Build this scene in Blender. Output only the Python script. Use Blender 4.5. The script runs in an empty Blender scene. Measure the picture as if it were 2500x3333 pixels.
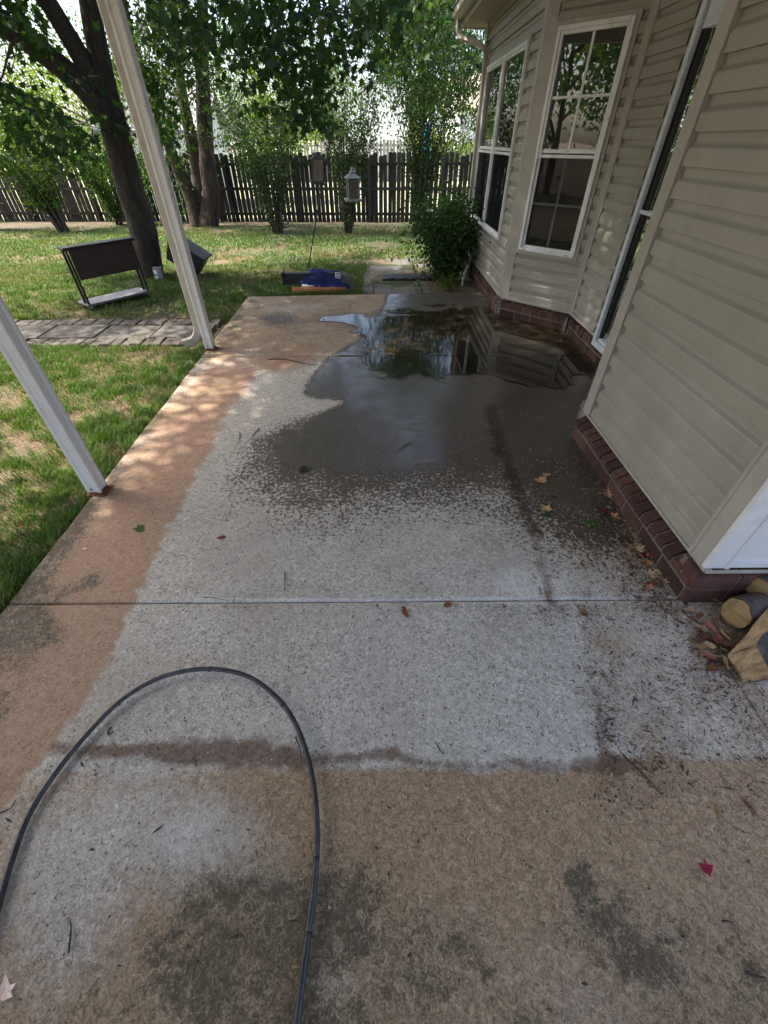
import bpy, math, random
import numpy as np
from mathutils import Vector, Matrix

# ------------------------------------------------------------------ camera, sky, sun, exposure
sc = bpy.context.scene
COL = sc.collection
R = math.radians
CAM_H = 1.6
FPX, PITCH, ROLL, YAW = 1353.3, 0.7305, 0.003855, -0.003994      # focal length in pixels of a 2500 px wide frame


def cam_axes():
    cy, sy = math.cos(YAW), math.sin(YAW)
    rz = np.array([[cy, -sy, 0], [sy, cy, 0], [0, 0, 1]])
    c, s = math.cos(PITCH), math.sin(PITCH)
    r, fw, dn = np.array([1, 0, 0.]), np.array([0, c, -s]), np.array([0, -s, -c])
    cr, sr = math.cos(ROLL), math.sin(ROLL)
    return np.array([rz @ (cr * r + sr * dn), rz @ (-sr * r + cr * dn), rz @ fw])


CM = cam_axes()
cam_data = bpy.data.cameras.new("camera")
cam = bpy.data.objects.new("camera", cam_data)
COL.objects.link(cam)
cam_data.sensor_fit = 'HORIZONTAL'
cam_data.sensor_width = 36.0
cam_data.lens = 36.0 * FPX / 2500.0
cam_data.clip_start = 0.02
cam_data.clip_end = 2000
cam.matrix_world = Matrix(((CM[0][0], -CM[1][0], -CM[2][0], 0), (CM[0][1], -CM[1][1], -CM[2][1], 0),
                           (CM[0][2], -CM[1][2], -CM[2][2], CAM_H), (0, 0, 0, 1)))
sc.camera = cam

SUN_EL = R(57)
SUN_AZ = math.atan2(-0.965, 0.26)           # measured from +Y towards +X
world = bpy.data.worlds.new("World")
sc.world = world
world.use_nodes = True
wn = world.node_tree.nodes
wl = world.node_tree.links
wn.clear()
w_out = wn.new("ShaderNodeOutputWorld")
w_bg = wn.new("ShaderNodeBackground")
w_sky = wn.new("ShaderNodeTexSky")
w_sky.sky_type = 'NISHITA'
w_sky.sun_disc = False
w_sky.sun_elevation = SUN_EL
w_sky.sun_rotation = SUN_AZ % (2 * math.pi)
w_sky.air_density = 0.8
w_sky.dust_density = 4.0
w_sky.ozone_density = 0.6
w_bg.inputs[1].default_value = 0.15
wl.new(w_sky.outputs[0], w_bg.inputs[0])
wl.new(w_bg.outputs[0], w_out.inputs[0])

sun_data = bpy.data.lights.new("sun", 'SUN')
sun_data.energy = 4.2
sun_data.angle = R(0.9)
sun_data.color = (1.0, 0.93, 0.82)
sun = bpy.data.objects.new("sun", sun_data)
COL.objects.link(sun)
sun_dir = Vector((math.sin(SUN_AZ) * math.cos(SUN_EL), math.cos(SUN_AZ) * math.cos(SUN_EL), math.sin(SUN_EL)))
sun.rotation_euler = sun_dir.to_track_quat('Z', 'Y').to_euler()
sun.location = sun_dir * 30

sc.view_settings.view_transform = 'Standard'
sc.view_settings.look = 'None'
sc.view_settings.exposure = 1.82
sc.view_settings.gamma = 1.0
sc.view_settings.use_curve_mapping = False
sc.cycles.use_denoising = True
sc.cycles.use_light_tree = False
sc.cycles.use_adaptive_sampling = True
sc.cycles.adaptive_threshold = 0.02
sc.cycles.max_bounces = 8
sc.cycles.transparent_max_bounces = 16
sc.cycles.sample_clamp_indirect = 8.0

# ------------------------------------------------------------------ picture to place
EYE = np.array([0, 0, CAM_H])


def ray(x, y):
    return CM.T @ np.array([(x - 1250) / FPX, (y - 1666.5) / FPX, 1.0])


def tz(y):
    """height of the yard, which falls gently towards the fence and rises beyond it"""
    y = np.asarray(y, float)
    z = -0.03 - 0.048 * np.clip(y - 6.5, 0, 11.5)
    return z + 0.035 * np.clip(y - 21, 0, 14) + 0.015 * np.clip(y - 35, 0, 60)


def at_z(x, y, z=0.0):
    r = ray(x, y)
    return EYE + r * ((z - CAM_H) / r[2])


def at_x(x, y, X):
    r = ray(x, y)
    return EYE + r * (X / r[0])


def at_y(x, y, Y):
    r = ray(x, y)
    return EYE + r * (Y / r[1])


def at_ground(x, y):
    z = -0.03
    for _ in range(40):
        q = at_z(x, y, z)
        z = 0.5 * z + 0.5 * float(tz(q[1]))
    return q


def to_pic(P):
    """picture position (in a 1659 px wide frame) of points, used to lay stains where they lie on the slab"""
    q = (P - EYE) @ CM.T
    k = 1659 / 2500
    q[:, 2] = np.maximum(q[:, 2], 0.08)
    return (1250 + FPX * q[:, 0] / q[:, 2]) * k, (1666.5 + FPX * q[:, 1] / q[:, 2]) * k


# ------------------------------------------------------------------ small noise in numpy
def _hash(i, j, seed):
    h = (i * 374761393 + j * 668265263 + seed * 974711) & 0xffffffff
    h = ((h ^ (h >> 13)) * 1274126177) & 0xffffffff
    return ((h ^ (h >> 16)) & 0xffff) / 65535.0


def vnoise(x, y, seed=0):
    xi, yi = np.floor(x).astype(np.int64), np.floor(y).astype(np.int64)
    fx, fy = x - xi, y - yi
    fx, fy = fx * fx * (3 - 2 * fx), fy * fy * (3 - 2 * fy)
    a, b = _hash(xi, yi, seed), _hash(xi + 1, yi, seed)
    c, d = _hash(xi, yi + 1, seed), _hash(xi + 1, yi + 1, seed)
    return (a * (1 - fx) + b * fx) * (1 - fy) + (c * (1 - fx) + d * fx) * fy


def fbm(x, y, seed=0, o=4):
    s, a, t = 0, 0.5, 0
    for k in range(o):
        s = s + a * vnoise(x * 2 ** k, y * 2 ** k, seed + k)
        t += a
        a *= 0.5
    return s / t


def smooth(e0, e1, v):
    t = np.clip((v - e0) / (e1 - e0), 0, 1)
    return t * t * (3 - 2 * t)


# ------------------------------------------------------------------ mesh helpers
def link(o, parent=None):
    COL.objects.link(o)
    if parent is not None:
        o.parent = parent
    return o


class MB:
    """collects shapes into ONE mesh"""

    def __init__(self):
        self.v, self.f, self.sm = [], [], []

    def add(self, vs, fs, smooth_=False):
        n = len(self.v)
        self.v += [tuple(map(float, p)) for p in vs]
        self.f += [tuple(i + n for i in f) for f in fs]
        self.sm += [smooth_] * len(fs)
        return self

    def box(self, x0, x1, y0, y1, z0, z1):
        return self.add([(x0, y0, z0), (x1, y0, z0), (x1, y1, z0), (x0, y1, z0), (x0, y0, z1), (x1, y0, z1), (x1, y1, z1), (x0, y1, z1)],
                        [(0, 3, 2, 1), (4, 5, 6, 7), (0, 1, 5, 4), (1, 2, 6, 5), (2, 3, 7, 6), (3, 0, 4, 7)])

    def obox(self, c, u, v, w, hu, hv, hw):
        c, u, v, w = map(np.array, (c, u, v, w))
        vs = [c + sx * hu * u + sy * hv * v + sz * hw * w for sz in (-1, 1) for sx, sy in ((-1, -1), (1, -1), (1, 1), (-1, 1))]
        return self.add(vs, [(0, 3, 2, 1), (4, 5, 6, 7), (0, 1, 5, 4), (1, 2, 6, 5), (2, 3, 7, 6), (3, 0, 4, 7)])

    def prism(self, poly, z0, z1):
        n = len(poly)
        vs = [(x, y, z0) for x, y in poly] + [(x, y, z1) for x, y in poly]
        fs = [tuple(range(n - 1, -1, -1)), tuple(range(n, 2 * n))]
        fs += [(i, (i + 1) % n, n + (i + 1) % n, n + i) for i in range(n)]
        return self.add(vs, fs)

    def tube(self, pts, rad, sides=8, cap=True, smooth_=True, jitter=0.0, rng=None, squash=None):
        pts = [np.array(p, float) for p in pts]
        n = len(pts)
        if np.isscalar(rad):
            rad = [rad] * n
        vs, fs = [], []
        prev = None
        for i, p in enumerate(pts):
            t = pts[min(i + 1, n - 1)] - pts[max(i - 1, 0)]
            t = t / (np.linalg.norm(t) + 1e-9)
            if prev is None:
                a = np.array([0, 0, 1.]) if abs(t[2]) < 0.9 else np.array([1., 0, 0])
            else:
                a = prev
            u = a - t * (a @ t)
            u /= np.linalg.norm(u) + 1e-9
            w = np.cross(t, u)
            prev = u
            for k in range(sides):
                an = 2 * math.pi * k / sides
                r = rad[i] * (1 + (jitter * rng.uniform(-1, 1) if jitter else 0))
                vs.append(p + r * (math.cos(an) * u + math.sin(an) * w))
        for i in range(n - 1):
            for k in range(sides):
                k2 = (k + 1) % sides
                fs.append((i * sides + k, i * sides + k2, (i + 1) * sides + k2, (i + 1) * sides + k))
        self.add(vs, fs, smooth_)
        if cap:
            m = len(self.v) - len(vs)
            self.f += [tuple(m + k for k in range(sides - 1, -1, -1)), tuple(m + (n - 1) * sides + k for k in range(sides))]
            self.sm += [False, False]
        return self

    def lathe(self, c, prof, sides=12, smooth_=True, rot=0.0):
        vs, fs = [], []
        for r, z in prof:
            for k in range(sides):
                a = 2 * math.pi * k / sides + rot
                vs.append((c[0] + r * math.cos(a), c[1] + r * math.sin(a), c[2] + z))
        for i in range(len(prof) - 1):
            for k in range(sides):
                k2 = (k + 1) % sides
                fs.append((i * sides + k, i * sides + k2, (i + 1) * sides + k2, (i + 1) * sides + k))
        fs.append(tuple(range(sides - 1, -1, -1)))
        fs.append(tuple((len(prof) - 1) * sides + k for k in range(sides)))
        return self.add(vs, fs, smooth_)

    def mesh(self, name, mat):
        me = bpy.data.meshes.new(name)
        me.from_pydata(self.v, [], self.f)
        me.polygons.foreach_set("use_smooth", self.sm)
        if mat:
            me.materials.append(mat)
        me.update()
        return me

    def build(self, name, mat, parent=None, bevel=0.0):
        o = link(bpy.data.objects.new(name, self.mesh(name, mat)), parent)
        if bevel:
            m = o.modifiers.new("bevel", 'BEVEL')
            m.width = bevel
            m.segments = 2
            m.limit_method = 'ANGLE'
        return o


def empty(name, loc=(0, 0, 0), rz=0.0):
    o = bpy.data.objects.new(name, None)
    o.location = loc
    o.rotation_euler = (0, 0, rz)
    o.empty_display_size = 0.1
    return link(o)


def tag(o, label=None, cat=None, group=None, kind=None):
    if label:
        o["label"] = label
    if cat:
        o["category"] = cat
    if group:
        o["group"] = group
    if kind:
        o["kind"] = kind
    return o


def part(name, mesh, parent, loc=(0, 0, 0), rot=(0, 0, 0), scale=(1, 1, 1)):
    o = link(bpy.data.objects.new(name, mesh), parent)
    o.location, o.rotation_euler, o.scale = loc, rot, scale
    return o


def big_mesh(name, verts, loop_verts, sizes, mat, attrs=None, smooth_=False):
    me = bpy.data.meshes.new(name)
    me.vertices.add(len(verts))
    me.vertices.foreach_set("co", np.asarray(verts, np.float32).ravel())
    me.loops.add(len(loop_verts))
    me.loops.foreach_set("vertex_index", np.asarray(loop_verts, np.int32))
    sizes = np.asarray(sizes, np.int32)
    starts = np.concatenate([[0], np.cumsum(sizes)[:-1]]).astype(np.int32)
    me.polygons.add(len(sizes))
    me.polygons.foreach_set("loop_start", starts)
    if smooth_:
        me.polygons.foreach_set("use_smooth", np.ones(len(sizes), bool))
    me.update(calc_edges=True)
    for an, arr in (attrs or {}).items():
        a = me.color_attributes.new(an, 'FLOAT_COLOR', 'POINT')
        a.data.foreach_set("color", np.asarray(arr, np.float32).ravel())
    me.materials.append(mat)
    return me


# ------------------------------------------------------------------ material helpers
class NT:
    def __init__(self, name):
        self.m = bpy.data.materials.new(name)
        self.m.use_nodes = True
        self.n = self.m.node_tree.nodes
        self.l = self.m.node_tree.links
        self.n.clear()
        self.out = self.n.new("ShaderNodeOutputMaterial")
        self.co = self.n.new("ShaderNodeTexCoord").outputs["Object"]

    def set(self, sock, val):
        if hasattr(val, "links") or isinstance(val, bpy.types.NodeSocket):
            self.l.new(val, sock)
        elif isinstance(val, (tuple, list)) and len(val) == 3 and sock.type == 'RGBA':
            sock.default_value = (*val, 1)
        else:
            sock.default_value = val

    def noise(self, scale, detail=4, rough=0.55, dist=0.0, co=None, stretch=None, turn=None):
        n = self.n.new("ShaderNodeTexNoise")
        c = co or self.co
        if stretch or turn:
            mp = self.n.new("ShaderNodeMapping")
            mp.inputs["Scale"].default_value = stretch or (1, 1, 1)
            if turn:
                mp.inputs["Rotation"].default_value = (turn * 0.7, turn * 0.45, turn)
            self.l.new(c, mp.inputs[0])
            c = mp.outputs[0]
        self.l.new(c, n.inputs["Vector"])
        n.inputs["Scale"].default_value = scale
        n.inputs["Detail"].default_value = detail
        n.inputs["Roughness"].default_value = rough
        n.inputs["Distortion"].default_value = dist
        return n.outputs[0]

    def voronoi(self, scale, feature='F1', rnd=1.0):
        n = self.n.new("ShaderNodeTexVoronoi")
        n.feature = feature
        self.l.new(self.co, n.inputs["Vector"])
        n.inputs["Scale"].default_value = scale
        n.inputs["Randomness"].default_value = rnd
        return n.outputs["Distance"]

    def ramp(self, fac, stops):
        n = self.n.new("ShaderNodeValToRGB")
        self.set(n.inputs[0], fac)
        e = n.color_ramp.elements
        while len(e) < len(stops):
            e.new(0.5)
        for el, (p, c) in zip(e, stops):
            el.position = p
            el.color = (c, c, c, 1) if np.isscalar(c) else (*c, 1)
        return n.outputs[0]

    def step(self, v, lo, hi):
        n = self.n.new("ShaderNodeMapRange")
        n.interpolation_type = 'SMOOTHSTEP'
        self.set(n.inputs[0], v)
        n.inputs[1].default_value = lo
        n.inputs[2].default_value = hi
        n.inputs[3].default_value = 0
        n.inputs[4].default_value = 1
        return n.outputs[0]

    def mix(self, fac, a, b, mode='MIX'):
        n = self.n.new("ShaderNodeMix")
        n.data_type = 'RGBA'
        n.blend_type = mode
        self.set(n.inputs[0], fac)
        self.set(n.inputs[6], a)
        self.set(n.inputs[7], b)
        return n.outputs[2]

    def math(self, op, a, b=0.0, c=0.0):
        n = self.n.new("ShaderNodeMath")
        n.operation = op
        self.set(n.inputs[0], a)
        self.set(n.inputs[1], b)
        self.set(n.inputs[2], c)
        return n.outputs[0]

    def attr(self, name):
        n = self.n.new("ShaderNodeAttribute")
        n.attribute_name = name
        s = self.n.new("ShaderNodeSeparateColor")
        self.l.new(n.outputs["Color"], s.inputs[0])
        return s.outputs[0], s.outputs[1], s.outputs[2], n.outputs["Alpha"], n.outputs["Color"]

    def bump(self, h, strength=0.3, dist=0.01, normal=None):
        n = self.n.new("ShaderNodeBump")
        self.set(n.inputs["Strength"], strength)
        n.inputs["Distance"].default_value = dist
        self.set(n.inputs["Height"], h)
        if normal:
            self.l.new(normal, n.inputs["Normal"])
        return n.outputs[0]

    def pbr(self, color, rough=0.6, normal=None, **kw):
        p = self.n.new("ShaderNodeBsdfPrincipled")
        self.set(p.inputs["Base Color"], color)
        self.set(p.inputs["Roughness"], rough)
        if normal:
            self.l.new(normal, p.inputs["Normal"])
        for k, v in kw.items():
            self.set(p.inputs[k.replace("_", " ")], v)
        self.l.new(p.outputs[0], self.out.inputs[0])
        return p


def plain(name, col, rough=0.6, var=0.15, scale=8.0, bump=0.15, bscale=60.0, bdist=0.003, stretch=None, dirt=None, dirt_amt=0.4, metal=0.0, per_object=0.0):
    t = NT(name)
    n = t.noise(scale, 5, 0.6, stretch=stretch)
    lo = tuple(c * (1 - var) for c in col)
    hi = tuple(min(1, c * (1 + var)) for c in col)
    c = t.ramp(n, [(0.3, lo), (0.7, hi)])
    if dirt:
        d = t.noise(scale * 2.3, 6, 0.7, 0.5)
        c = t.mix(t.math('MULTIPLY', t.step(d, 0.5, 0.75), dirt_amt), c, dirt)
    if per_object:
        oi = t.n.new("ShaderNodeObjectInfo")
        k = t.math('ADD', t.math('MULTIPLY', oi.outputs["Random"], 2 * per_object), 1 - per_object)
        h = t.n.new("ShaderNodeHueSaturation")
        t.set(h.inputs["Value"], k)
        t.set(h.inputs["Color"], c)
        c = h.outputs[0]
    nb = t.noise(bscale, 4, 0.6, stretch=stretch)
    t.pbr(c, rough, t.bump(nb, bump, bdist), Metallic=metal)
    return t.m


# siding: chalky tan vinyl with faint dirt and cobweb marks
def siding_material():
    t = NT("tan_vinyl_siding")
    n = t.noise(2.2, 5, 0.6)
    c = t.ramp(n, [(0.3, (0.295, 0.278, 0.226)), (0.7, (0.37, 0.35, 0.292))])
    d = t.step(t.noise(5.5, 8, 0.72, 0.6), 0.52, 0.8)
    c = t.mix(t.math('MULTIPLY', d, 0.5), c, (0.22, 0.20, 0.15))
    sz = t.n.new("ShaderNodeSeparateXYZ")
    t.l.new(t.co, sz.inputs[0])
    sp2 = t.math('MULTIPLY', t.step(t.math('ADD', sz.outputs[2], t.math('MULTIPLY', t.noise(7, 5, 0.7), 0.5)), 0.85, 0.35), t.step(t.noise(30, 6, 0.75), 0.45, 0.7))
    c = t.mix(t.math('MULTIPLY', sp2, 0.45), c, (0.20, 0.165, 0.115))
    sp = t.step(t.voronoi(24), 0.085, 0.035)
    keep = t.step(t.noise(3.1, 2), 0.50, 0.60)
    c = t.mix(t.math('MULTIPLY', t.math('MULTIPLY', sp, keep), 0.75), c, (0.05, 0.045, 0.035))
    g = t.noise(55, 3, 0.6, stretch=(1, 1, 3))
    t.pbr(c, t.ramp(n, [(0.3, 0.42), (0.7, 0.58)]), t.bump(g, 0.12, 0.002))
    return t.m


M_SIDING = siding_material()
M_TRIM = plain("tan_vinyl_trim", (0.39, 0.365, 0.315), 0.45, 0.08, 3, 0.08, dirt=(0.2, 0.18, 0.13), dirt_amt=0.35)
M_WHITE_TRIM = plain("white_vinyl_trim", (0.70, 0.70, 0.69), 0.45, 0.06, 3, 0.06, dirt=(0.3, 0.28, 0.22), dirt_amt=0.35)
M_WINFRAME = plain("white_window_vinyl", (0.74, 0.76, 0.75), 0.35, 0.05, 4, 0.04, dirt=(0.35, 0.34, 0.28), dirt_amt=0.4)
M_DOORFRAME = plain("pale_blue_grey_aluminium", (0.60, 0.66, 0.69), 0.4, 0.06, 4, 0.05, dirt=(0.25, 0.24, 0.2), dirt_amt=0.4)
M_SOFFIT = plain("tan_soffit", (0.36, 0.32, 0.26), 0.6, 0.1)
M_GUTTER = plain("tan_gutter_metal", (0.42, 0.385, 0.31), 0.45, 0.1, 4, dirt=(0.12, 0.11, 0.08), dirt_amt=0.5)
M_MORTAR = plain("mortar", (0.15, 0.13, 0.11), 0.95, 0.25, 30, 0.6, 180, 0.004, dirt=(0.08, 0.06, 0.045), dirt_amt=0.6)
M_BRICK = plain("red_brick", (0.078, 0.032, 0.023), 0.92, 0.4, 30, 0.9, 110, 0.006, dirt=(0.032, 0.022, 0.017), dirt_amt=0.75, per_object=0.45)
M_POST = plain("off_white_aluminium", (0.70, 0.69, 0.65), 0.42, 0.06, 3, 0.06, dirt=(0.33, 0.28, 0.2), dirt_amt=0.55, stretch=(1, 1, 0.12))
M_RUST = plain("rusty_steel", (0.16, 0.055, 0.02), 0.85, 0.5, 60, 0.5, 200, 0.002)
M_BLACK = plain("black_painted_steel", (0.012, 0.012, 0.013), 0.45, 0.3, 20)
M_BLACK_PLASTIC = plain("black_plastic", (0.009, 0.009, 0.010), 0.6, 0.4, 12, 0.3, 90)
M_INTERIOR = plain("dim_room_blind", (0.13, 0.14, 0.125), 0.9, 0.1, 4)
M_DARK_ROOM = plain("unlit_room_dark", (0.018, 0.02, 0.021), 0.7, 0.2, 6)  # dark sheets standing in for the unlit room behind the glass
M_ROOFPANEL = plain("white_aluminium_roof_panel", (0.55, 0.54, 0.52), 0.45, 0.05)
M_CONDUIT = plain("grey_white_pipe", (0.55, 0.56, 0.56), 0.5, 0.1, 8, dirt=(0.2, 0.18, 0.15))
M_GREYBOX = plain("grey_electrical_box", (0.2, 0.2, 0.2), 0.5, 0.15, 12)


def glass_material(name, ior=1.75, tint=(0.9, 0.95, 0.93), rough=0.0, wob=0.0):
    t = NT(name)
    fr = t.n.new("ShaderNodeFresnel")
    fr.inputs[0].default_value = ior
    tr = t.n.new("ShaderNodeBsdfTransparent")
    t.set(tr.inputs[0], tint)
    gl = t.n.new("ShaderNodeBsdfGlossy")
    gl.inputs["Roughness"].default_value = rough
    if wob:
        b = t.bump(t.noise(1.8, 2), wob, 0.02)
        t.l.new(b, gl.inputs["Normal"])
    mx = t.n.new("ShaderNodeMixShader")
    t.l.new(fr.outputs[0], mx.inputs[0])
    t.l.new(tr.outputs[0], mx.inputs[1])
    t.l.new(gl.outputs[0], mx.inputs[2])
    t.l.new(mx.outputs[0], t.out.inputs[0])
    return t.m


def mesh_material():
    t = NT("insect_mesh")
    tr = t.n.new("ShaderNodeBsdfTransparent")
    df = t.n.new("ShaderNodeBsdfDiffuse")
    t.set(df.inputs[0], (0.02, 0.022, 0.023))
    mx = t.n.new("ShaderNodeMixShader")
    mx.inputs[0].default_value = 0.62
    t.l.new(tr.outputs[0], mx.inputs[1])
    t.l.new(df.outputs[0], mx.inputs[2])
    t.l.new(mx.outputs[0], t.out.inputs[0])
    return t.m


M_MESH = mesh_material()
M_GLASS = glass_material("window_glass", 2.4, (0.75, 0.82, 0.78), 0.0, 0.06)
M_FEEDER_GLASS = glass_material("dusty_feeder_glass", 1.5, (0.85, 0.86, 0.84), 0.08)


def leaf_material(name, trans=0.4, gloss=0.02):
    t = NT(name)
    c = t.attr("leafcol")[4]
    d = t.n.new("ShaderNodeBsdfDiffuse")
    tr = t.n.new("ShaderNodeBsdfTranslucent")
    gl = t.n.new("ShaderNodeBsdfGlossy")
    gl.inputs["Roughness"].default_value = 0.5
    t.l.new(c, d.inputs[0])
    hs = t.n.new("ShaderNodeHueSaturation")
    hs.inputs["Hue"].default_value = 0.485
    hs.inputs["Saturation"].default_value = 1.1
    hs.inputs["Value"].default_value = 1.3
    t.l.new(c, hs.inputs["Color"])
    t.l.new(hs.outputs[0], tr.inputs[0])
    m1 = t.n.new("ShaderNodeMixShader")
    m1.inputs[0].default_value = trans
    t.l.new(d.outputs[0], m1.inputs[1])
    t.l.new(tr.outputs[0], m1.inputs[2])
    m2 = t.n.new("ShaderNodeMixShader")
    m2.inputs[0].default_value = gloss
    t.l.new(m1.outputs[0], m2.inputs[1])
    t.l.new(gl.outputs[0], m2.inputs[2])
    t.l.new(m2.outputs[0], t.out.inputs[0])
    return t.m


M_LEAF = leaf_material("green_leaves")
M_GRASS = leaf_material("grass_blades", 0.3, 0.04)
M_DEADLEAF = leaf_material("dead_leaves", 0.15, 0.04)


def bark_material(name, lo, hi, scale=14.0, plates=0.5):
    t = NT(name)
    n = t.noise(scale, 8, 0.7, 0.4, stretch=(1, 1, 0.28))
    c = t.ramp(n, [(0.32, lo), (0.5, tuple((a + b) / 2 for a, b in zip(lo, hi))), (0.72, hi)])
    v = t.noise(scale * 0.45, 4, 0.6, 0.6, stretch=(1, 1, 0.35))
    c = t.mix(t.math('MULTIPLY', t.step(v, 0.58, 0.66), plates), c, tuple(min(1, h * 1.9) for h in hi))
    t.pbr(c, 0.95, t.bump(n, 1.0, 0.03))
    return t.m


M_BARK = bark_material("grey_brown_bark", (0.012, 0.009, 0.007), (0.085, 0.07, 0.055), 12, 0.15)
M_BIRCH = bark_material("peeling_birch_bark", (0.014, 0.009, 0.007), (0.10, 0.07, 0.05), 10, 0.6)
M_STEM = bark_material("shrub_stem_bark", (0.05, 0.04, 0.03), (0.16, 0.125, 0.09), 20, 0.1)


# ------------------------------------------------------------------ ground
def ground_material():
    t = NT("lawn_soil")
    big = t.noise(0.55, 5, 0.6)
    mid = t.noise(3.2, 6, 0.65, 0.4)
    fine = t.noise(38, 6, 0.7)
    soil = t.ramp(fine, [(0.3, (0.06, 0.036, 0.02)), (0.7, (0.20, 0.122, 0.07))])
    straw = t.ramp(fine, [(0.3, (0.075, 0.053, 0.027)), (0.7, (0.225, 0.16, 0.088))])
    c = t.mix(t.step(mid, 0.42, 0.6), soil, straw)
    moss = t.ramp(fine, [(0.3, (0.024, 0.042, 0.010)), (0.7, (0.06, 0.085, 0.024))])
    sx = t.n.new("ShaderNodeSeparateXYZ")
    t.l.new(t.co, sx.inputs[0])
    c = t.mix(t.math('MULTIPLY', t.step(t.math('ADD', big, t.math('MULTIPLY', t.math('SUBTRACT', mid, 0.5), 0.6)), 0.38, 0.56), t.math('ADD', 0.35, t.math('MULTIPLY', t.step(sx.outputs[1], 4.2, 6.0), 0.5))), c, moss)
    far = t.step(sx.outputs[1], 18.6, 19.4)
    c = t.mix(far, c, t.ramp(mid, [(0.3, (0.22, 0.26, 0.10)), (0.7, (0.50, 0.47, 0.36))]))
    # worn earth along the fence
    band = t.math('MULTIPLY', t.step(sx.outputs[1], 14.9, 16.2), t.math('SUBTRACT', 1.0, far))
    c = t.mix(t.math('MULTIPLY', band, t.math('MULTIPLY', t.step(mid, 0.35, 0.6), 0.8)), c, t.ramp(fine, [(0.3, (0.026, 0.018, 0.010)), (0.7, (0.085, 0.06, 0.035))]))
    t.pbr(c, 0.95, t.bump(t.math('ADD', fine, mid), 0.8, 0.02))
    return t.m


M_GROUND = ground_material()
gx = np.concatenate([[-400, -150, -70, -40, -25], np.linspace(-18, 6, 97), [10, 20, 40, 70, 150, 400]])
gy = np.concatenate([[-100, -30, -10, -4], np.linspace(-2, 22, 97), [25, 28, 32, 38, 46, 60, 95, 160, 320, 700]])
GX, GY = np.meshgrid(gx, gy, indexing='ij')
GZ = tz(GY) + np.where((GX < -1.9) | (GY > 6.6), 1, 0) * (fbm(GX * 1.1, GY * 1.1, 3) - 0.5) * 0.05 * ((np.abs(GX) < 18) & (GY < 22) & (GY > -2))
GZ = np.where((GX > -7.0) & (GX < -1.85) & (GY > 4.3) & (GY < 5.4), -0.034, GZ)
GZ = np.where((GX > -1.85) & (GX < 4) & (GY < 6.45) & (GY > -3), -0.09, GZ)
gv = np.stack([GX.ravel(), GY.ravel(), GZ.ravel()], 1)
nx, ny = len(gx), len(gy)
idx = np.arange(nx * ny).reshape(nx, ny)
quads = np.stack([idx[:-1, :-1], idx[1:, :-1], idx[1:, 1:], idx[:-1, 1:]], -1).reshape(-1, 4)
ground = link(bpy.data.objects.new("ground", big_mesh("ground", gv, quads.ravel(), np.full(len(quads), 4), M_GROUND, smooth_=True)))
tag(ground, kind="structure")


# ------------------------------------------------------------------ patio slabs with their stains
def pip(u, v, poly):
    inside = np.zeros(u.shape, bool)
    dist = np.full(u.shape, 1e9)
    n = len(poly)
    for i in range(n):
        x0, y0 = poly[i]
        x1, y1 = poly[(i + 1) % n]
        cond = ((y0 > v) != (y1 > v)) & (u < (x1 - x0) * (v - y0) / ((y1 - y0) if y1 != y0 else 1e-9) + x0)
        inside ^= cond
        dx, dy = x1 - x0, y1 - y0
        t = np.clip(((u - x0) * dx + (v - y0) * dy) / (dx * dx + dy * dy + 1e-9), 0, 1)
        dist = np.minimum(dist, np.hypot(u - x0 - t * dx, v - y0 - t * dy))
    return np.where(inside, dist, -dist)


def line_d(u, v, pts):
    dist = np.full(u.shape, 1e9)
    for (x0, y0), (x1, y1) in zip(pts[:-1], pts[1:]):
        dx, dy = x1 - x0, y1 - y0
        t = np.clip(((u - x0) * dx + (v - y0) * dy) / (dx * dx + dy * dy + 1e-9), 0, 1)
        dist = np.minimum(dist, np.hypot(u - x0 - t * dx, v - y0 - t * dy))
    return dist


def blob(u, v, cx, cy, rx, ry):
    return np.exp(-(((u - cx) / rx) ** 2 + ((v - cy) / ry) ** 2))


WET = [(838, 625), (820, 672), (790, 690), (772, 735), (705, 768), (668, 815), (655, 850), (690, 862), (742, 868), (690, 892),
       (610, 925), (562, 968), (572, 1008), (640, 1048), (740, 1062), (900, 1046), (1085, 1038), (1130, 1075), (1190, 1120), (1290, 1165),
       (1345, 1160), (1330, 1050), (1250, 900), (1310, 760), (1230, 680), (1060, 640), (1000, 622)]
POOL = [(632, 693), (648, 685), (700, 686), (790, 684), (850, 664), (960, 656), (1090, 668), (1200, 700), (1262, 745), (1272, 800),
        (1215, 835), (1140, 838), (1080, 830), (1020, 818), (950, 812), (900, 800), (860, 806), (800, 798), (780, 770), (775, 735), (770, 715), (740, 700), (690, 699), (650, 702)]
POOL2 = [(640, 1012), (656, 1002), (676, 1008), (668, 1018), (648, 1022)]
MUD_L = [(500, 620), (480, 690), (400, 740), (-90, 1330), (-900, 2300), (-600, 2500), (130, 1600), (210, 1460), (285, 1310), (390, 1090), (505, 872), (560, 800), (680, 790), (760, 740), (700, 640)]
RUG = [(505, 872), (1062, 872), (1190, 1290), (1245, 1340), (1325, 1655), (660, 1640), (200, 1630), (130, 1610), (210, 1460), (285, 1310), (390, 1090)]


def pool_warp(x, y):
    return (fbm(x * 3.1, y * 5.0, 91) - 0.52) * 62 + (fbm(x * 12, y * 20, 92) - 0.5) * 12


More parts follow.
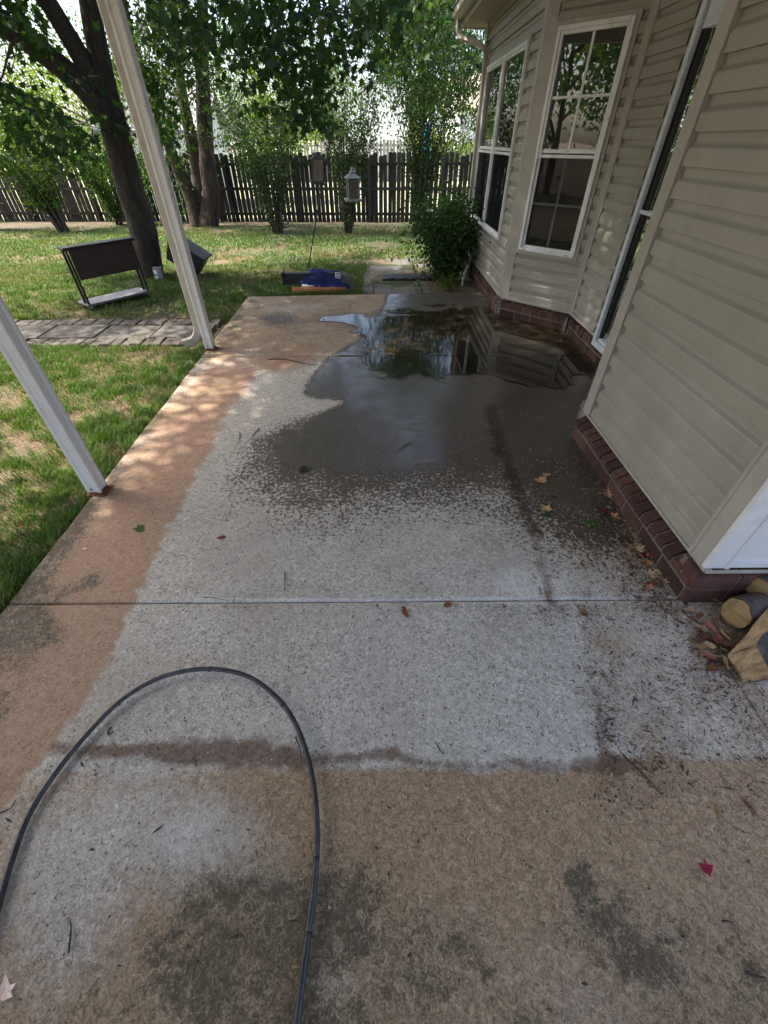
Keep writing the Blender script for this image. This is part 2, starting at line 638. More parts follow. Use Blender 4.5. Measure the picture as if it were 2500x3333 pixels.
def slab_masks(P):
    u, v = to_pic(P)
    x, y = P[:, 0], P[:, 1]
    nb = fbm(x * 2.1, y * 2.1, 11)
    nm = fbm(x * 7, y * 7, 21)
    nf = fbm(x * 26, y * 26, 31)
    warp = (nb - 0.5) * 60 + (nm - 0.5) * 30
    sc_ = np.clip((v - 300) / 700, 0.35, 2.0)
    dm = pip(u, v, MUD_L)
    mud = smooth(-26, 26, dm + warp * 0.42 * sc_ + (nf - 0.5) * 26)
    mud *= (0.75 + 0.4 * nb) * (0.22 + 0.78 * smooth(735, 850, v + (nb - 0.5) * 80))
    # edge of the slab: dark damp algae
    edge_x = -1.745 - 0.017 * (y - 1.17)
    de = x - edge_x
    algae = smooth(0.22, 0.0, de + (nm - 0.5) * 0.25) * 0.75
    algae = np.maximum(algae, smooth(0.42, 0.08, de + (nm - 0.5) * 0.5) * smooth(1.5, 1.05, y + (nm - .5) * 0.5) * 0.8)
    dk_far = 0.5 * smooth(900, 700, v) * (u < 800) * smooth(0.45, 0.7, nm) + 0.45 * smooth(0.5, 0.0, de + (nm - 0.5) * 0.3) * smooth(0.45, 0.65, nm)
    mud *= 1 - 0.75 * algae
    inr = smooth(-10, 14, pip(u, v, RUG) + warp * 0.1 * sc_)
    below = smooth(1625, 1690, v + warp * 0.6)
    right = smooth(0, 60, (u - (1062 + (v - 872) * 0.335))) * smooth(1050, 1150, v)
    # tan soil film over the rest of the near slab
    tan_ = below * np.clip(0.80 + 1.0 * (nb - 0.4), 0, 1) * (1 - 0.92 * blob(u, v, 450, 1800, 330, 170)) * (1 - 0.6 * blob(u, v, 120, 1960, 170, 260))
    tan_ += below * 0.8 * blob(u, v, 930, 1760, 420, 150)
    tan_ += right * 0.5 * (0.4 + nb)
    tan_ += inr * 0.30 * smooth(0.45, 0.7, fbm(x * 1.6 + 9, y * 1.6, 5))
    tan_ += 0.75 * blob(u, v, 1180, 800, 130, 130) + 0.9 * smooth(840, 740, v) * (u < 900) * (0.3 + 0.8 * nb)
    tan_ = np.clip(tan_, 0, 1)
    # dark mildew blotches
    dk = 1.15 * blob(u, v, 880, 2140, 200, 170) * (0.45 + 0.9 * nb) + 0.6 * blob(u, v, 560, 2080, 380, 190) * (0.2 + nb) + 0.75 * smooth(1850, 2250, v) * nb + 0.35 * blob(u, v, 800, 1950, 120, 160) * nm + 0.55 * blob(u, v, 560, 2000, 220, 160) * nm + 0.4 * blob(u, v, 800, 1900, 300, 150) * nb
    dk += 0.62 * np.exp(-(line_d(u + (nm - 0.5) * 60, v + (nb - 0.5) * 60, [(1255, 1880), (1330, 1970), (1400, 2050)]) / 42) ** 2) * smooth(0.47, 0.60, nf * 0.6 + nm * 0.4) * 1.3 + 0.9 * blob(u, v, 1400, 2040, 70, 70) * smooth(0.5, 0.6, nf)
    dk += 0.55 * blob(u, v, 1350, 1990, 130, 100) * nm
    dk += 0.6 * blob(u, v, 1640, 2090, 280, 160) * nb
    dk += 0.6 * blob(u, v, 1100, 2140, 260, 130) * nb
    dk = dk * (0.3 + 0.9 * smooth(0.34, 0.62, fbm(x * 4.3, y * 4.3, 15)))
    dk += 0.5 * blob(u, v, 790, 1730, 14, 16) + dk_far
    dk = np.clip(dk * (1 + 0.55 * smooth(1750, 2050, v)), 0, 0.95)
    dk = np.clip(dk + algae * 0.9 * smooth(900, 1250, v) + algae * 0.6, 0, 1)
    # rust brown grime lines left around a mat
    ln = np.exp(-(line_d(u, v + (nm - 0.5) * 30 + (nf - 0.5) * 16, [(120, 1615), (230, 1622), (420, 1632), (700, 1640), (860, 1640), (1010, 1652), (1130, 1658), (1340, 1660)]) / (15 + 14 * nb)) ** 2) * (0.5 + 0.9 * nb)
    ln += (0.75 + 0.5 * smooth(0.4, 0.62, nb)) * np.exp(-(line_d(u + (nm - 0.5) * 26 + (nf - 0.5) * 14, v, [(1062, 880), (1080, 960), (1130, 1090), (1160, 1160), (1188, 1290), (1250, 1350), (1280, 1470), (1318, 1640), (1345, 1660)]) / (8 + 16 * nm)) ** 2) * (0.3 + nm)
    ln += 0.5 * np.exp(-(line_d(u, v, [(505, 872), (390, 1090), (285, 1310), (210, 1460)]) / 9) ** 2) * nm
    ln += 0.55 * blob(u, v, 300, 1640, 200, 30) * nb + 0.5 * blob(u, v, 800, 1590, 70, 40) * nm + 0.5 * blob(u, v, 500, 1590, 200, 50) * nm
    ln += 0.5 * blob(u, v, 560, 2100, 30, 40) * nf + 0.55 * blob(u, v, 900, 1740, 330, 90) * smooth(0.35, 0.65, nb) + 0.4 * blob(u, v, 150, 1700, 160, 120) * nb
    ln = np.clip(ln, 0, 1)
    # pale lime bloom
    pale = 0.95 * blob(u, v, 540, 1800, 210, 120) * smooth(0.35, 0.65, nm) + 0.7 * blob(u, v, 620, 1930, 60, 90) * nm + 0.8 * blob(u, v, 1150, 1260, 120, 45)
    pale += 0.7 * blob(u, v, 1190, 1580, 130, 80) * nb + 0.6 * blob(u, v, 700, 1150, 360, 110) * nb + 0.6 * blob(u, v, 1400, 1700, 260, 90) * nb
    pale += 0.7 * blob(u, v, 180, 1850, 120, 140) * nm + 0.9 * np.exp(-(line_d(u, v, [(420, 1298), (1480, 1298)]) / 7) ** 2)
    pale += 0.4 * blob(u, v, 1590, 1700, 200, 160) * nb
    pale = np.clip(pale, 0, 1)
    wd = pip(u, v, WET)
    soft = 9.0 + 110.0 * smooth(930, 1060, v) + 28.0 * smooth(880, 930, v) * (u < 700)
    wd = wd + 0.35 * (soft - 9.0) * (wd > -1e8)
    wet = 0.5 + 0.5 * np.clip((wd + warp * 0.16 * sc_) / soft, -1, 1)
    wet = np.maximum(wet, 0.75 * blob(u, v, 600, 690, 60, 22))
    wet = np.maximum(wet, 0.4 * blob(u, v, 1250, 1130, 90, 60))
    a = np.stack([mud, wet, dk, pale], 1)
    pool = np.clip(0.5 + np.maximum(pip(u, v, POOL) + pool_warp(x, y), pip(u, v, POOL2)) / 40, 0, 1)
    b = np.stack([pool, ln, tan_, inr], 1)
    return a, b


def concrete_material():
    t = NT("stained_concrete")
    mud, wet, dk, pale, _ = t.attr("stain_a")
    pool, ln, tan_, inr, _ = t.attr("stain_b")
    f0 = t.noise(2.3, 6, 0.62)
    f1 = t.noise(52, 7, 0.78, 1.1, turn=0.63)
    f2 = t.noise(210, 4, 0.7, 0.8, turn=1.1)
    brk = t.noise(11, 8, 0.75, 0.6, turn=0.4)
    grain = t.math('ADD', t.math('MULTIPLY', f1, 0.6), t.math('MULTIPLY', f2, 0.4))
    # trowel and broom marks run across the slab
    broom = t.noise(60, 3, 0.6, stretch=(0.06, 1.6, 1))
    grain = t.math('ADD', grain, t.math('MULTIPLY', t.math('SUBTRACT', broom, 0.5), t.math('MULTIPLY', t.step(f0, 0.52, 0.7), 0.07)))

    def broken(m, amt=0.9, lo=0.30, hi=0.72):
        return t.math('MULTIPLY', t.step(t.math('ADD', m, t.math('MULTIPLY', t.math('SUBTRACT', brk, 0.5), amt)), lo, hi), t.step(m, 0.0, 0.15))

    c = t.ramp(grain, [(0.36, (0.115, 0.103, 0.084)), (0.46, (0.39, 0.363, 0.308)), (0.54, (0.60, 0.565, 0.49)), (0.62, (0.90, 0.86, 0.77))])
    c = t.mix(t.math('MULTIPLY', t.step(f0, 0.42, 0.66), 0.32), c, (0.275, 0.24, 0.195))
    c = t.mix(t.math('MULTIPLY', t.step(brk, 0.58, 0.74), 0.28), c, (0.19, 0.16, 0.125))
    fleck = t.math('MULTIPLY', t.step(t.noise(78, 4, 0.65, 1.2, turn=0.9), 0.575, 0.63), t.step(t.noise(7, 3), 0.40, 0.62))
    calm = t.math('MULTIPLY', t.step(t.noise(1.7, 4, 0.6), 0.42, 0.68), 0.40)
    c = t.mix(calm, c, (0.49, 0.46, 0.40))
    blot = t.math('MULTIPLY', t.step(t.noise(23, 5, 0.7, 0.4), 0.55, 0.68), t.step(t.noise(2.9, 3), 0.40, 0.6))
    c = t.mix(t.math('MULTIPLY', blot, 0.42), c, (0.15, 0.13, 0.105))
    c = t.mix(t.math('MULTIPLY', fleck, 0.85), c, (0.07, 0.06, 0.048))
    pit = t.step(t.voronoi(50), 0.26, 0.10)
    pitk = t.step(t.noise(27, 3), 0.47, 0.57)
    c = t.mix(t.math('MULTIPLY', t.math('MULTIPLY', pit, pitk), 0.8), c, (0.045, 0.04, 0.034))
    c = t.mix(t.math('MULTIPLY', broken(pale, 0.8), 0.7), c, t.ramp(grain, [(0.38, (0.36, 0.345, 0.305)), (0.62, (0.88, 0.855, 0.79))]))
    tc = t.ramp(grain, [(0.37, (0.095, 0.058, 0.028)), (0.5, (0.315, 0.205, 0.108)), (0.62, (0.57, 0.405, 0.235))])
    c = t.mix(t.math('MULTIPLY', broken(tan_, 0.8, 0.15, 0.75), 0.9), c, tc)
    mc = t.ramp(grain, [(0.37, (0.20, 0.115, 0.068)), (0.5, (0.37, 0.228, 0.140)), (0.63, (0.52, 0.345, 0.222))])
    mudm = t.step(t.math('ADD', mud, t.math('MULTIPLY', t.math('SUBTRACT', brk, 0.5), 0.45)), 0.15, 0.6)
    c = t.mix(t.math('MULTIPLY', mudm, 0.93), c, mc)
    gk = t.math('ADD', t.math('ADD', dk, t.math('MULTIPLY', t.math('SUBTRACT', 0.5, grain), 3.4)), t.math('MULTIPLY', t.math('SUBTRACT', brk, 0.5), 2.6))
    dkn = t.math('MULTIPLY', t.step(gk, 0.40, 1.15), t.step(dk, 0.0, 0.8))
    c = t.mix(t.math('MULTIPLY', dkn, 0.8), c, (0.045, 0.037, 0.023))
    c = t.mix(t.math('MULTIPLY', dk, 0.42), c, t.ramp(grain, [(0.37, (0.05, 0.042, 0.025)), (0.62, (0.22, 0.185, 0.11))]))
    lc = t.ramp(grain, [(0.34, (0.055, 0.030, 0.018)), (0.66, (0.22, 0.135, 0.080))])
    c = t.mix(t.math('MULTIPLY', broken(ln, 1.8, 0.25, 0.95), 0.85), c, lc)
    # splash dots and damp edge: the wet field broken up by a droplet pattern
    drop = t.noise(46, 4, 0.72, 0.2)
    drop2 = t.noise(6, 4, 0.6)
    w = t.math('ADD', wet, t.math('MULTIPLY', t.math('SUBTRACT', drop, 0.5), 2.4))
    w = t.math('ADD', w, t.math('MULTIPLY', t.math('SUBTRACT', drop2, 0.5), 0.7))
    w = t.math('MULTIPLY', t.step(w, 0.36, 0.66), t.step(wet, 0.02, 0.15))
    w = t.math('MAXIMUM', w, pool)
    drk = t.mix(1.0, c, (0.15, 0.130, 0.103), 'MULTIPLY')
    c = t.mix(w, c, drk)
    film = t.step(t.math('ADD', wet, t.math('MULTIPLY', t.math('SUBTRACT', drop2, 0.5), 0.7)), 0.72, 1.08)
    rough = t.math('SUBTRACT', 0.9, t.math('MULTIPLY', w, 0.28))
    bs = t.math('SUBTRACT', 0.75, t.math('MULTIPLY', w, 0.5))
    h = t.math('ADD', grain, t.math('MULTIPLY', t.math('MULTIPLY', pit, pitk), -0.35))
    nrm = t.bump(h, bs, 0.008)
    p = t.pbr(c, rough, nrm)
    t.set(p.inputs["Coat Weight"], t.math('MULTIPLY', w, t.math('ADD', 0.15, t.math('MULTIPLY', film, 0.85))))
    t.set(p.inputs["Coat Roughness"], t.math('SUBTRACT', 0.32, t.math('MULTIPLY', film, 0.26)))
    p.inputs["Coat IOR"].default_value = 1.4
    wave = t.math('ADD', t.noise(14, 3, 0.6, stretch=(0.5, 1.8, 1)), t.math('MULTIPLY', f1, 0.4))
    t.l.new(t.bump(wave, 0.16, 0.01), p.inputs["Coat Normal"])
    return t.m


M_CONCRETE = concrete_material()


def slab(name, xl, xr, y0, y1, step, thick=0.12, z=0.0):
    """xl, xr, y0, y1: functions giving the edges; a top grid with rounded rim and skirt"""
    nx_ = int((xr(0) - xl(0)) / step) + 1
    ny_ = int((y1(0) - y0(0)) / step) + 1
    s = np.linspace(0, 1, nx_)
    t = np.linspace(0, 1, ny_)
    S, T = np.meshgrid(s, t, indexing='ij')
    Y = y0(0) + (y1(0) - y0(0)) * T
    X = xl(Y) + (xr(Y) - xl(Y)) * S
    Y = y0(X) + (y1(X) - y0(X)) * T
    wob = (fbm(Y * 3, X * 3, 77) - 0.5) * 0.02
    X = X + np.where(S == 0, wob, 0)
    Zt = np.full(X.shape, z) + (fbm(X * 1.3, Y * 1.3, 41) - 0.5) * 0.004
    rim = (S == 0) | (T == 0) | (S == 1) | (T == 1)
    Zt = np.where(rim, Zt - 0.005, Zt)
    top = np.stack([X.ravel(), Y.ravel(), Zt.ravel()], 1)
    id_ = np.arange(nx_ * ny_).reshape(nx_, ny_)
    q = np.stack([id_[:-1, :-1], id_[1:, :-1], id_[1:, 1:], id_[:-1, 1:]], -1).reshape(-1, 4)
    loop = np.concatenate([id_[:, 0], id_[-1, 1:], id_[::-1, -1][1:], id_[0, ::-1][1:-1]])
    bot = top[loop].copy()
    bot[:, 2] = z - thick
    nb_ = len(top)
    k = np.arange(len(loop))
    k2 = (k + 1) % len(loop)
    side = np.stack([loop[k2], loop[k], nb_ + k, nb_ + k2], 1)
    V = np.concatenate([top, bot])
    a, b = slab_masks(top)
    a = np.concatenate([a, a[loop]])
    b = np.concatenate([b, b[loop]])
    F = np.concatenate([q, side])
    o = link(bpy.data.objects.new(name, big_mesh(name, V, F.ravel(), np.full(len(F), 4), M_CONCRETE, {"stain_a": a, "stain_b": b}, smooth_=False)))
    tag(o, kind="structure")
    return o, (top, q, b)


xL = lambda y: -1.745 - 0.017 * (np.asarray(y, float) - 1.17)
JY = 1.165
slab("patio_slab", xL, lambda y: 1.392 + 0 * np.asarray(y, float), lambda x: -1.3 + 0 * np.asarray(x, float), lambda x: JY - 0.004 + 0 * np.asarray(x, float), 0.012)
slab("patio_slab", xL, lambda y: 2.2 + 0 * np.asarray(y, float), lambda x: JY + 0.004 + 0 * np.asarray(x, float), lambda x: 4.108 + 0.004 * np.asarray(x, float), 0.013)
_, far_top = slab("patio_slab", lambda y: xL(y) - 0.0, lambda y: 2.2 + 0 * np.asarray(y, float), lambda x: 4.113 + 0.004 * np.asarray(x, float), lambda x: 6.34 + 0.05 * np.asarray(x, float), 0.016)
slab("patio_slab", lambda y: 1.402 + 0 * np.asarray(y, float), lambda y: 3.4 + 0 * np.asarray(y, float), lambda x: -1.6 + 0 * np.asarray(x, float), lambda x: 1.17 + 0 * np.asarray(x, float), 0.02, z=-0.012)
slab("patio_slab", xL, lambda y: 3.4 + 0 * np.asarray(y, float), lambda x: -4.0 + 0 * np.asarray(x, float), lambda x: -1.608 + 0 * np.asarray(x, float), 0.06, z=-0.003)
slab("patio_slab", xL, lambda y: 1.39 + 0 * np.asarray(y, float), lambda x: -1.6 + 0 * np.asarray(x, float), lambda x: -1.306 + 0 * np.asarray(x, float), 0.06)
# a bed of dirt packed in the joints
tag(MB().box(-1.75, 2.1, JY - 0.02, JY + 0.02, -0.1, -0.012).build("joint_dirt", plain("joint_dirt", (0.035, 0.028, 0.02), 0.95, 0.5, 60)), kind="structure")


# ------------------------------------------------------------------ standing water
def water_material():
    t = NT("puddle_water")
    fr = t.n.new("ShaderNodeFresnel")
    fr.inputs[0].default_value = 1.7
    tr = t.n.new("ShaderNodeBsdfTransparent")
    t.set(tr.inputs[0], (0.92, 0.89, 0.83))
    gl = t.n.new("ShaderNodeBsdfGlossy")
    dep = t.attr("depth")[0]
    t.set(gl.inputs["Roughness"], t.math('ADD', t.math('MULTIPLY', t.step(t.noise(2.6, 4, 0.6), 0.5, 0.75), 0.10), t.math('MULTIPLY', t.math('SUBTRACT', 1.0, dep), 0.1)))
    wv = t.math('ADD', t.noise(9, 3, 0.6, 0.3, stretch=(0.7, 1.8, 1)), t.math('MULTIPLY', t.noise(40, 2, 0.5, stretch=(0.6, 1.6, 1)), 0.25))
    nrm = t.bump(wv, 0.035, 0.01)
    t.l.new(nrm, gl.inputs["Normal"])
    t.l.new(nrm, fr.inputs["Normal"])
    mx = t.n.new("ShaderNodeMixShader")
    t.set(mx.inputs[0], t.math('MULTIPLY', fr.outputs[0], t.step(t.math('ADD', dep, t.math('MULTIPLY', t.math('SUBTRACT', wv, 0.6), 0.4)), 0.0, 0.3)))
    t.l.new(tr.outputs[0], mx.inputs[1])
    t.l.new(gl.outputs[0], mx.inputs[2])
    t.l.new(mx.outputs[0], t.out.inputs[0])
    return t.m


M_WATER = water_material()


def puddle(name, x0, x1, y0, y1, step, poly):
    xs, ys = np.arange(x0, x1, step), np.arange(y0, y1, step)
    X, Y = np.meshgrid(xs, ys, indexing='ij')
    P = np.stack([X.ravel(), Y.ravel(), np.full(X.size, 0.0045)], 1)
    u, v = to_pic(P)
    m = (pip(u, v, poly) + pool_warp(X.ravel(), Y.ravel()) * (1 if poly is POOL else 0.1)).reshape(X.shape)
    inside = m > 0
    id_ = np.arange(X.size).reshape(X.shape)
    keep = inside[:-1, :-1] | inside[1:, :-1] | inside[1:, 1:] | inside[:-1, 1:]
    q = np.stack([id_[:-1, :-1], id_[1:, :-1], id_[1:, 1:], id_[:-1, 1:]], -1)[keep]
    # rim vertices just outside are pulled down into the slab so the edge is a thin meniscus
    P[:, 2] = np.where(m.ravel() > 0, 0.0045, -0.003)
    dep = np.clip(m.ravel() / (20 if poly is POOL else 6), 0, 1)
    dep = np.stack([dep, dep, dep, np.ones_like(dep)], 1)
    used = np.unique(q)
    mp = -np.ones(X.size, int)
    mp[used] = np.arange(len(used))
    o = link(bpy.data.objects.new(name, big_mesh(name, P[used], mp[q].ravel(), np.full(len(q), 4), M_WATER, {"depth": dep[used]}, smooth_=True)))
    return tag(o, kind="structure")


puddle("puddle", -0.75, 2.0, 3.0, 6.3, 0.014, POOL)
puddle("puddle", -0.75, -0.2, 2.0, 3.0, 0.008, POOL2)

# ------------------------------------------------------------------ house
HX, HC = 1.42, 0.1178                       # face of the walls, height of one siding course
house = empty("house", (2.5, 4.0, 0.0))
tag(house, "tan vinyl-sided house with bay windows and a red brick footing beside the patio", "house")


def h_part(name, mb, mat, parent=None, bevel=0.0):
    """part of the house; coordinates are given in the place, so undo the house's own location"""
    par = parent or house
    o = mb.build(name, mat, par, bevel)
    if par is house:
        o.matrix_parent_inverse = Matrix.Translation((-2.5, -4.0, 0.0))
    return o


EAVE = 2.72
PROF = [(0.0, 0.000), (0.001, 0.0215), (0.025, 0.0228), (0.50, 0.0215), (0.56, 0.019), (0.67, 0.0045), (0.72, 0.0012), (1.0, 0.0002)]


def clip_prof(f0, f1):
    def val(f):
        for (a, oa), (b, ob) in zip(PROF[:-1], PROF[1:]):
            if a <= f <= b:
                return oa + (ob - oa) * (f - a) / (b - a)
        return PROF[-1][1]
    out = [(f0, val(f0))] if f0 > 0 else []
    out += [p for p in PROF if f0 <= p[0] <= f1]
    if f1 < 1:
        out.append((f1, val(f1)))
    return out


SR = random.Random(2)


def siding(wall, org, d, n, s0, s1, zb, zt, zref=0.325, holes=()):
    org, d, n = np.array(org), np.array(d), np.array(n)

    def panel(sa, sb, z0, f0, f1, lift=0.0):
        pr = clip_prof(f0, f1)
        mb = MB()
        vs = []
        for s in (sa, sb):
            for f, o in pr:
                p = org + d * s + n * (o + lift + SR.uniform(-0.0006, 0.0006))
                vs.append((p[0], p[1], z0 + f * HC))
        k = len(pr)
        fs = [(i, k + i, k + i + 1, i + 1) for i in range(k - 1)]
        mb.add(vs, fs)
        h_part("siding_panel", mb, M_SIDING, wall)

    k0 = math.floor((zb - zref) / HC)
    z = zref + k0 * HC
    while z < zt - 0.004:
        f0, f1 = max(0.0, (zb - z) / HC), min(1.0, (zt - z) / HC)
        hit = [h for h in holes if z + f1 * HC > h[2] and z + f0 * HC < h[3]]
        if f1 - f0 > 0.04:
            if not hit and s1 - s0 > 1.1 and SR.random() < 0.3:
                cut = SR.uniform(s0 + 0.25, s1 - 0.25)
                panel(s0, cut, z, f0, f1)
                panel(cut - 0.02, s1, z, f0, f1, 0.0016)
            elif not hit:
                panel(s0, s1, z, f0, f1)
            else:
                h = hit[0]
                if h[0] - s0 > 0.01:
                    panel(s0, h[0], z, f0, f1)
                if s1 - h[1] > 0.01:
                    panel(h[1], s1, z, f0, f1)
                fa, fb = (h[2] - z) / HC, (h[3] - z) / HC
                if f0 < fa < f1:
                    panel(h[0], h[1], z, f0, fa)
                if f0 < fb < f1:
                    panel(h[0], h[1], z, fb, f1)
        z += HC


Q = 0.70710678
# wall bodies; each carries its siding courses
w_near = h_part("wall", MB().box(HX, 3.6, 1.21, 2.60, 0.17, 2.95), M_SIDING)
w_rec = h_part("wall", MB().box(2.07, 3.6, 2.60, 4.80, 0.17, 2.95), M_SIDING)
w_bay = h_part("wall", MB().prism([(1.44, 5.43), (2.087, 4.783), (3.6, 4.783), (3.6, 8.22), (1.44, 8.22)], 0.17, EAVE + 0.2), M_SIDING)
siding(w_near, (HX, 2.52), (0, -1), (-1, 0), 0.0, 1.24, 0.215, 2.95)
siding(w_rec, (2.07, 4.74), (0, -1), (-1, 0), 0.0, 0.60, 0.215, 2.9, 0.30)
siding(w_bay, (1.44, 5.43), (Q, -Q), (-Q, -Q), 0.10, 0.885, 0.215, EAVE, 0.318, [(0.105, 0.803, 0.662, 2.34)])
siding(w_bay, (1.44, 8.20), (0, -1), (-1, 0), 0.02, 2.70, 0.215, EAVE, 0.318, [(0.24, 2.37, 0.665, 2.335)])

# corner boards and starter strips
h_part("corner_trim", MB().box(1.398, HX + 0.004, 2.52, 2.622, 0.205, 2.95), M_TRIM, bevel=0.004)
h_part("corner_trim", MB().box(1.386, 1.394, 2.503, 2.527, 0.205, 2.95).box(1.392, 1.425, 2.508, 2.522, 0.205, 2.95), M_TRIM)
cp = MB().box(1.395, HX + 0.01, 1.195, 1.285, 0.205, 2.95)
cp.box(1.388, 1.40, 1.268, 1.288, 0.205, 2.95)
h_part("corner_trim", cp, M_TRIM, bevel=0.004)
cw = MB().box(1.392, 1.495, 1.172, 1.194, 0.206, 2.95).box(1.480, 1.50, 1.165, 1.19, 0.206, 2.95)
h_part("corner_trim", cw, M_WHITE_TRIM, bevel=0.005)
h_part("end_wall", MB().box(1.495, 3.6, 1.19, 1.2095, 0.20, 2.95).box(1.5, 3.6, 1.178, 1.189, 0.205, 0.235), M_WHITE_TRIM)
bc = MB()
for a, b in (((1.44, 5.43), (1.5118, 5.3582)),):
    bc.prism([(1.44 - 0.022, 5.43 - 0.009), (1.44 + 0.07 - 0.0155, 5.36 - 0.0155), (1.44 + 0.075, 5.365), (1.445, 5.435)], 0.205, EAVE)
bc.prism([(1.418, 5.4205), (1.442, 5.436), (1.442, 5.512), (1.418, 5.512)], 0.2055, EAVE)
h_part("corner_trim", bc, M_TRIM)
ic = MB().obox((2.045, 4.783 + 0.005, 1.45), (Q, -Q, 0), (Q, Q, 0), (0, 0, 1), 0.02, 0.02, 1.25)
ic.obox((2.052, 4.735, 1.45), (0, 1, 0), (1, 0, 0), (0, 0, 1), 0.018, 0.012, 1.249)
h_part("corner_trim", ic, M_TRIM)
h_part("corner_trim", MB().box(1.40, 1.445, 8.18, 8.235, 0.205, EAVE), M_TRIM)
for nm_, args in (("starter_strip", (1.398, HX + 0.01, 1.168, 2.625, 0.188, 0.204)), ("starter_strip", (1.404, HX + 0.01, 1.29, 2.5, 0.205, 0.222)),
                  ("starter_strip", (1.403, 3.6, 1.160, 1.1675, 0.188, 0.203)), ("starter_strip", (2.03, 2.075, 4.03, 4.77, 0.19, 0.214)),
                  ("starter_strip", (1.412, 1.445, 5.42, 8.23, 0.19, 0.214))):
    h_part(nm_, MB().box(*args), M_TRIM)
h_part("starter_strip", MB().obox((1.44 + 0.457 * Q - 0.012, 5.43 - 0.457 * Q - 0.012, 0.2025), (Q, -Q, 0), (Q, Q, 0), (0, 0, 1), 0.457, 0.018, 0.0118), M_TRIM)

# brick footing: sloped header course on top of a stretcher course
BR = random.Random(4)


def brick_mesh(w, d0, z0, z1, zf, dep):
    """w along the wall, front at 0 going back by dep; zf is the height of the front edge"""
    g = 0.004
    mb = MB()
    x = w / 2
    vs = [(-x, 0, z0), (x, 0, z0), (x, dep, z0), (-x, dep, z0), (-x, 0.0, zf - g), (x, 0.0, zf - g), (x, g, zf), (-x, g, zf), (x - g * 0.6, dep, z1), (-x + g * 0.6, dep, z1)]
    mb.add(vs, [(0, 3, 2, 1), (0, 1, 5, 4), (4, 5, 6, 7), (7, 6, 8, 9), (1, 2, 8, 6, 5), (3, 0, 4, 7, 9), (2, 3, 9, 8)])
    return mb.mesh("brick", M_BRICK)


def footing(org, d, n, length, pitch_, z_front=0.125):
    org, d, n = np.array(org, float), np.array(d, float), np.array(n, float)
    a = math.atan2(d[1], d[0])
    core = MB()
    c = org + d * length / 2 - n * 0.075
    vs = []
    for s_ in (0.014, length - 0.014):
        for back, zz in ((0.006, -0.013), (0.006, z_front - 0.009), (0.13, z_front - 0.009 + (0.188 - z_front) * 1.15), (0.13, -0.013)):
            p_ = org + d * s_ - n * back
            vs.append((p_[0], p_[1], zz))
    core.add(vs, [(0, 1, 2, 3), (7, 6, 5, 4), (0, 4, 5, 1), (1, 5, 6, 2), (2, 6, 7, 3)])
    f = h_part("footing", core, M_MORTAR)
    me = brick_mesh(pitch_ - 0.016, 0, 0.088, 0.192, z_front, 0.10)
    ml = brick_mesh(0.190, 0, -0.012, 0.072, 0.071, 0.09)
    flip = 1 if (d[0] * n[1] - d[1] * n[0]) < 0 else -1
    k = int(length / pitch_)
    for i in range(k):
        p = org + d * (pitch_ * (i + 0.5) + (length - k * pitch_) / 2) + n * BR.uniform(-0.003, 0.003)
        part("brick", me, f, (p[0], p[1], BR.uniform(-0.002, 0.002)), (0, BR.uniform(-0.015, 0.015), a if flip > 0 else a + math.pi))
    k = int(length / 0.205)
    for i in range(k):
        p = org + d * (0.205 * (i + 0.5) + (length - k * 0.205) / 2) + n * BR.uniform(-0.004, 0.002)
        part("brick", ml, f, (p[0], p[1], 0), (0, 0, a if flip > 0 else a + math.pi))


footing((1.372, 1.16), (0, 1), (-1, 0), 1.46, 0.0765)
footing((1.371, 1.155), (1, 0), (0, -1), 1.64, 0.205, 0.165)
footing((1.393, 5.413), (0, 1), (-1, 0), 2.8, 0.105, 0.15)
footing((1.393, 5.413), (Q, -Q), (-Q, -Q), 0.92, 0.1035, 0.15)
footing((2.035, 4.74), (0, -1), (-1, 0), 2.1, 0.105, 0.15)


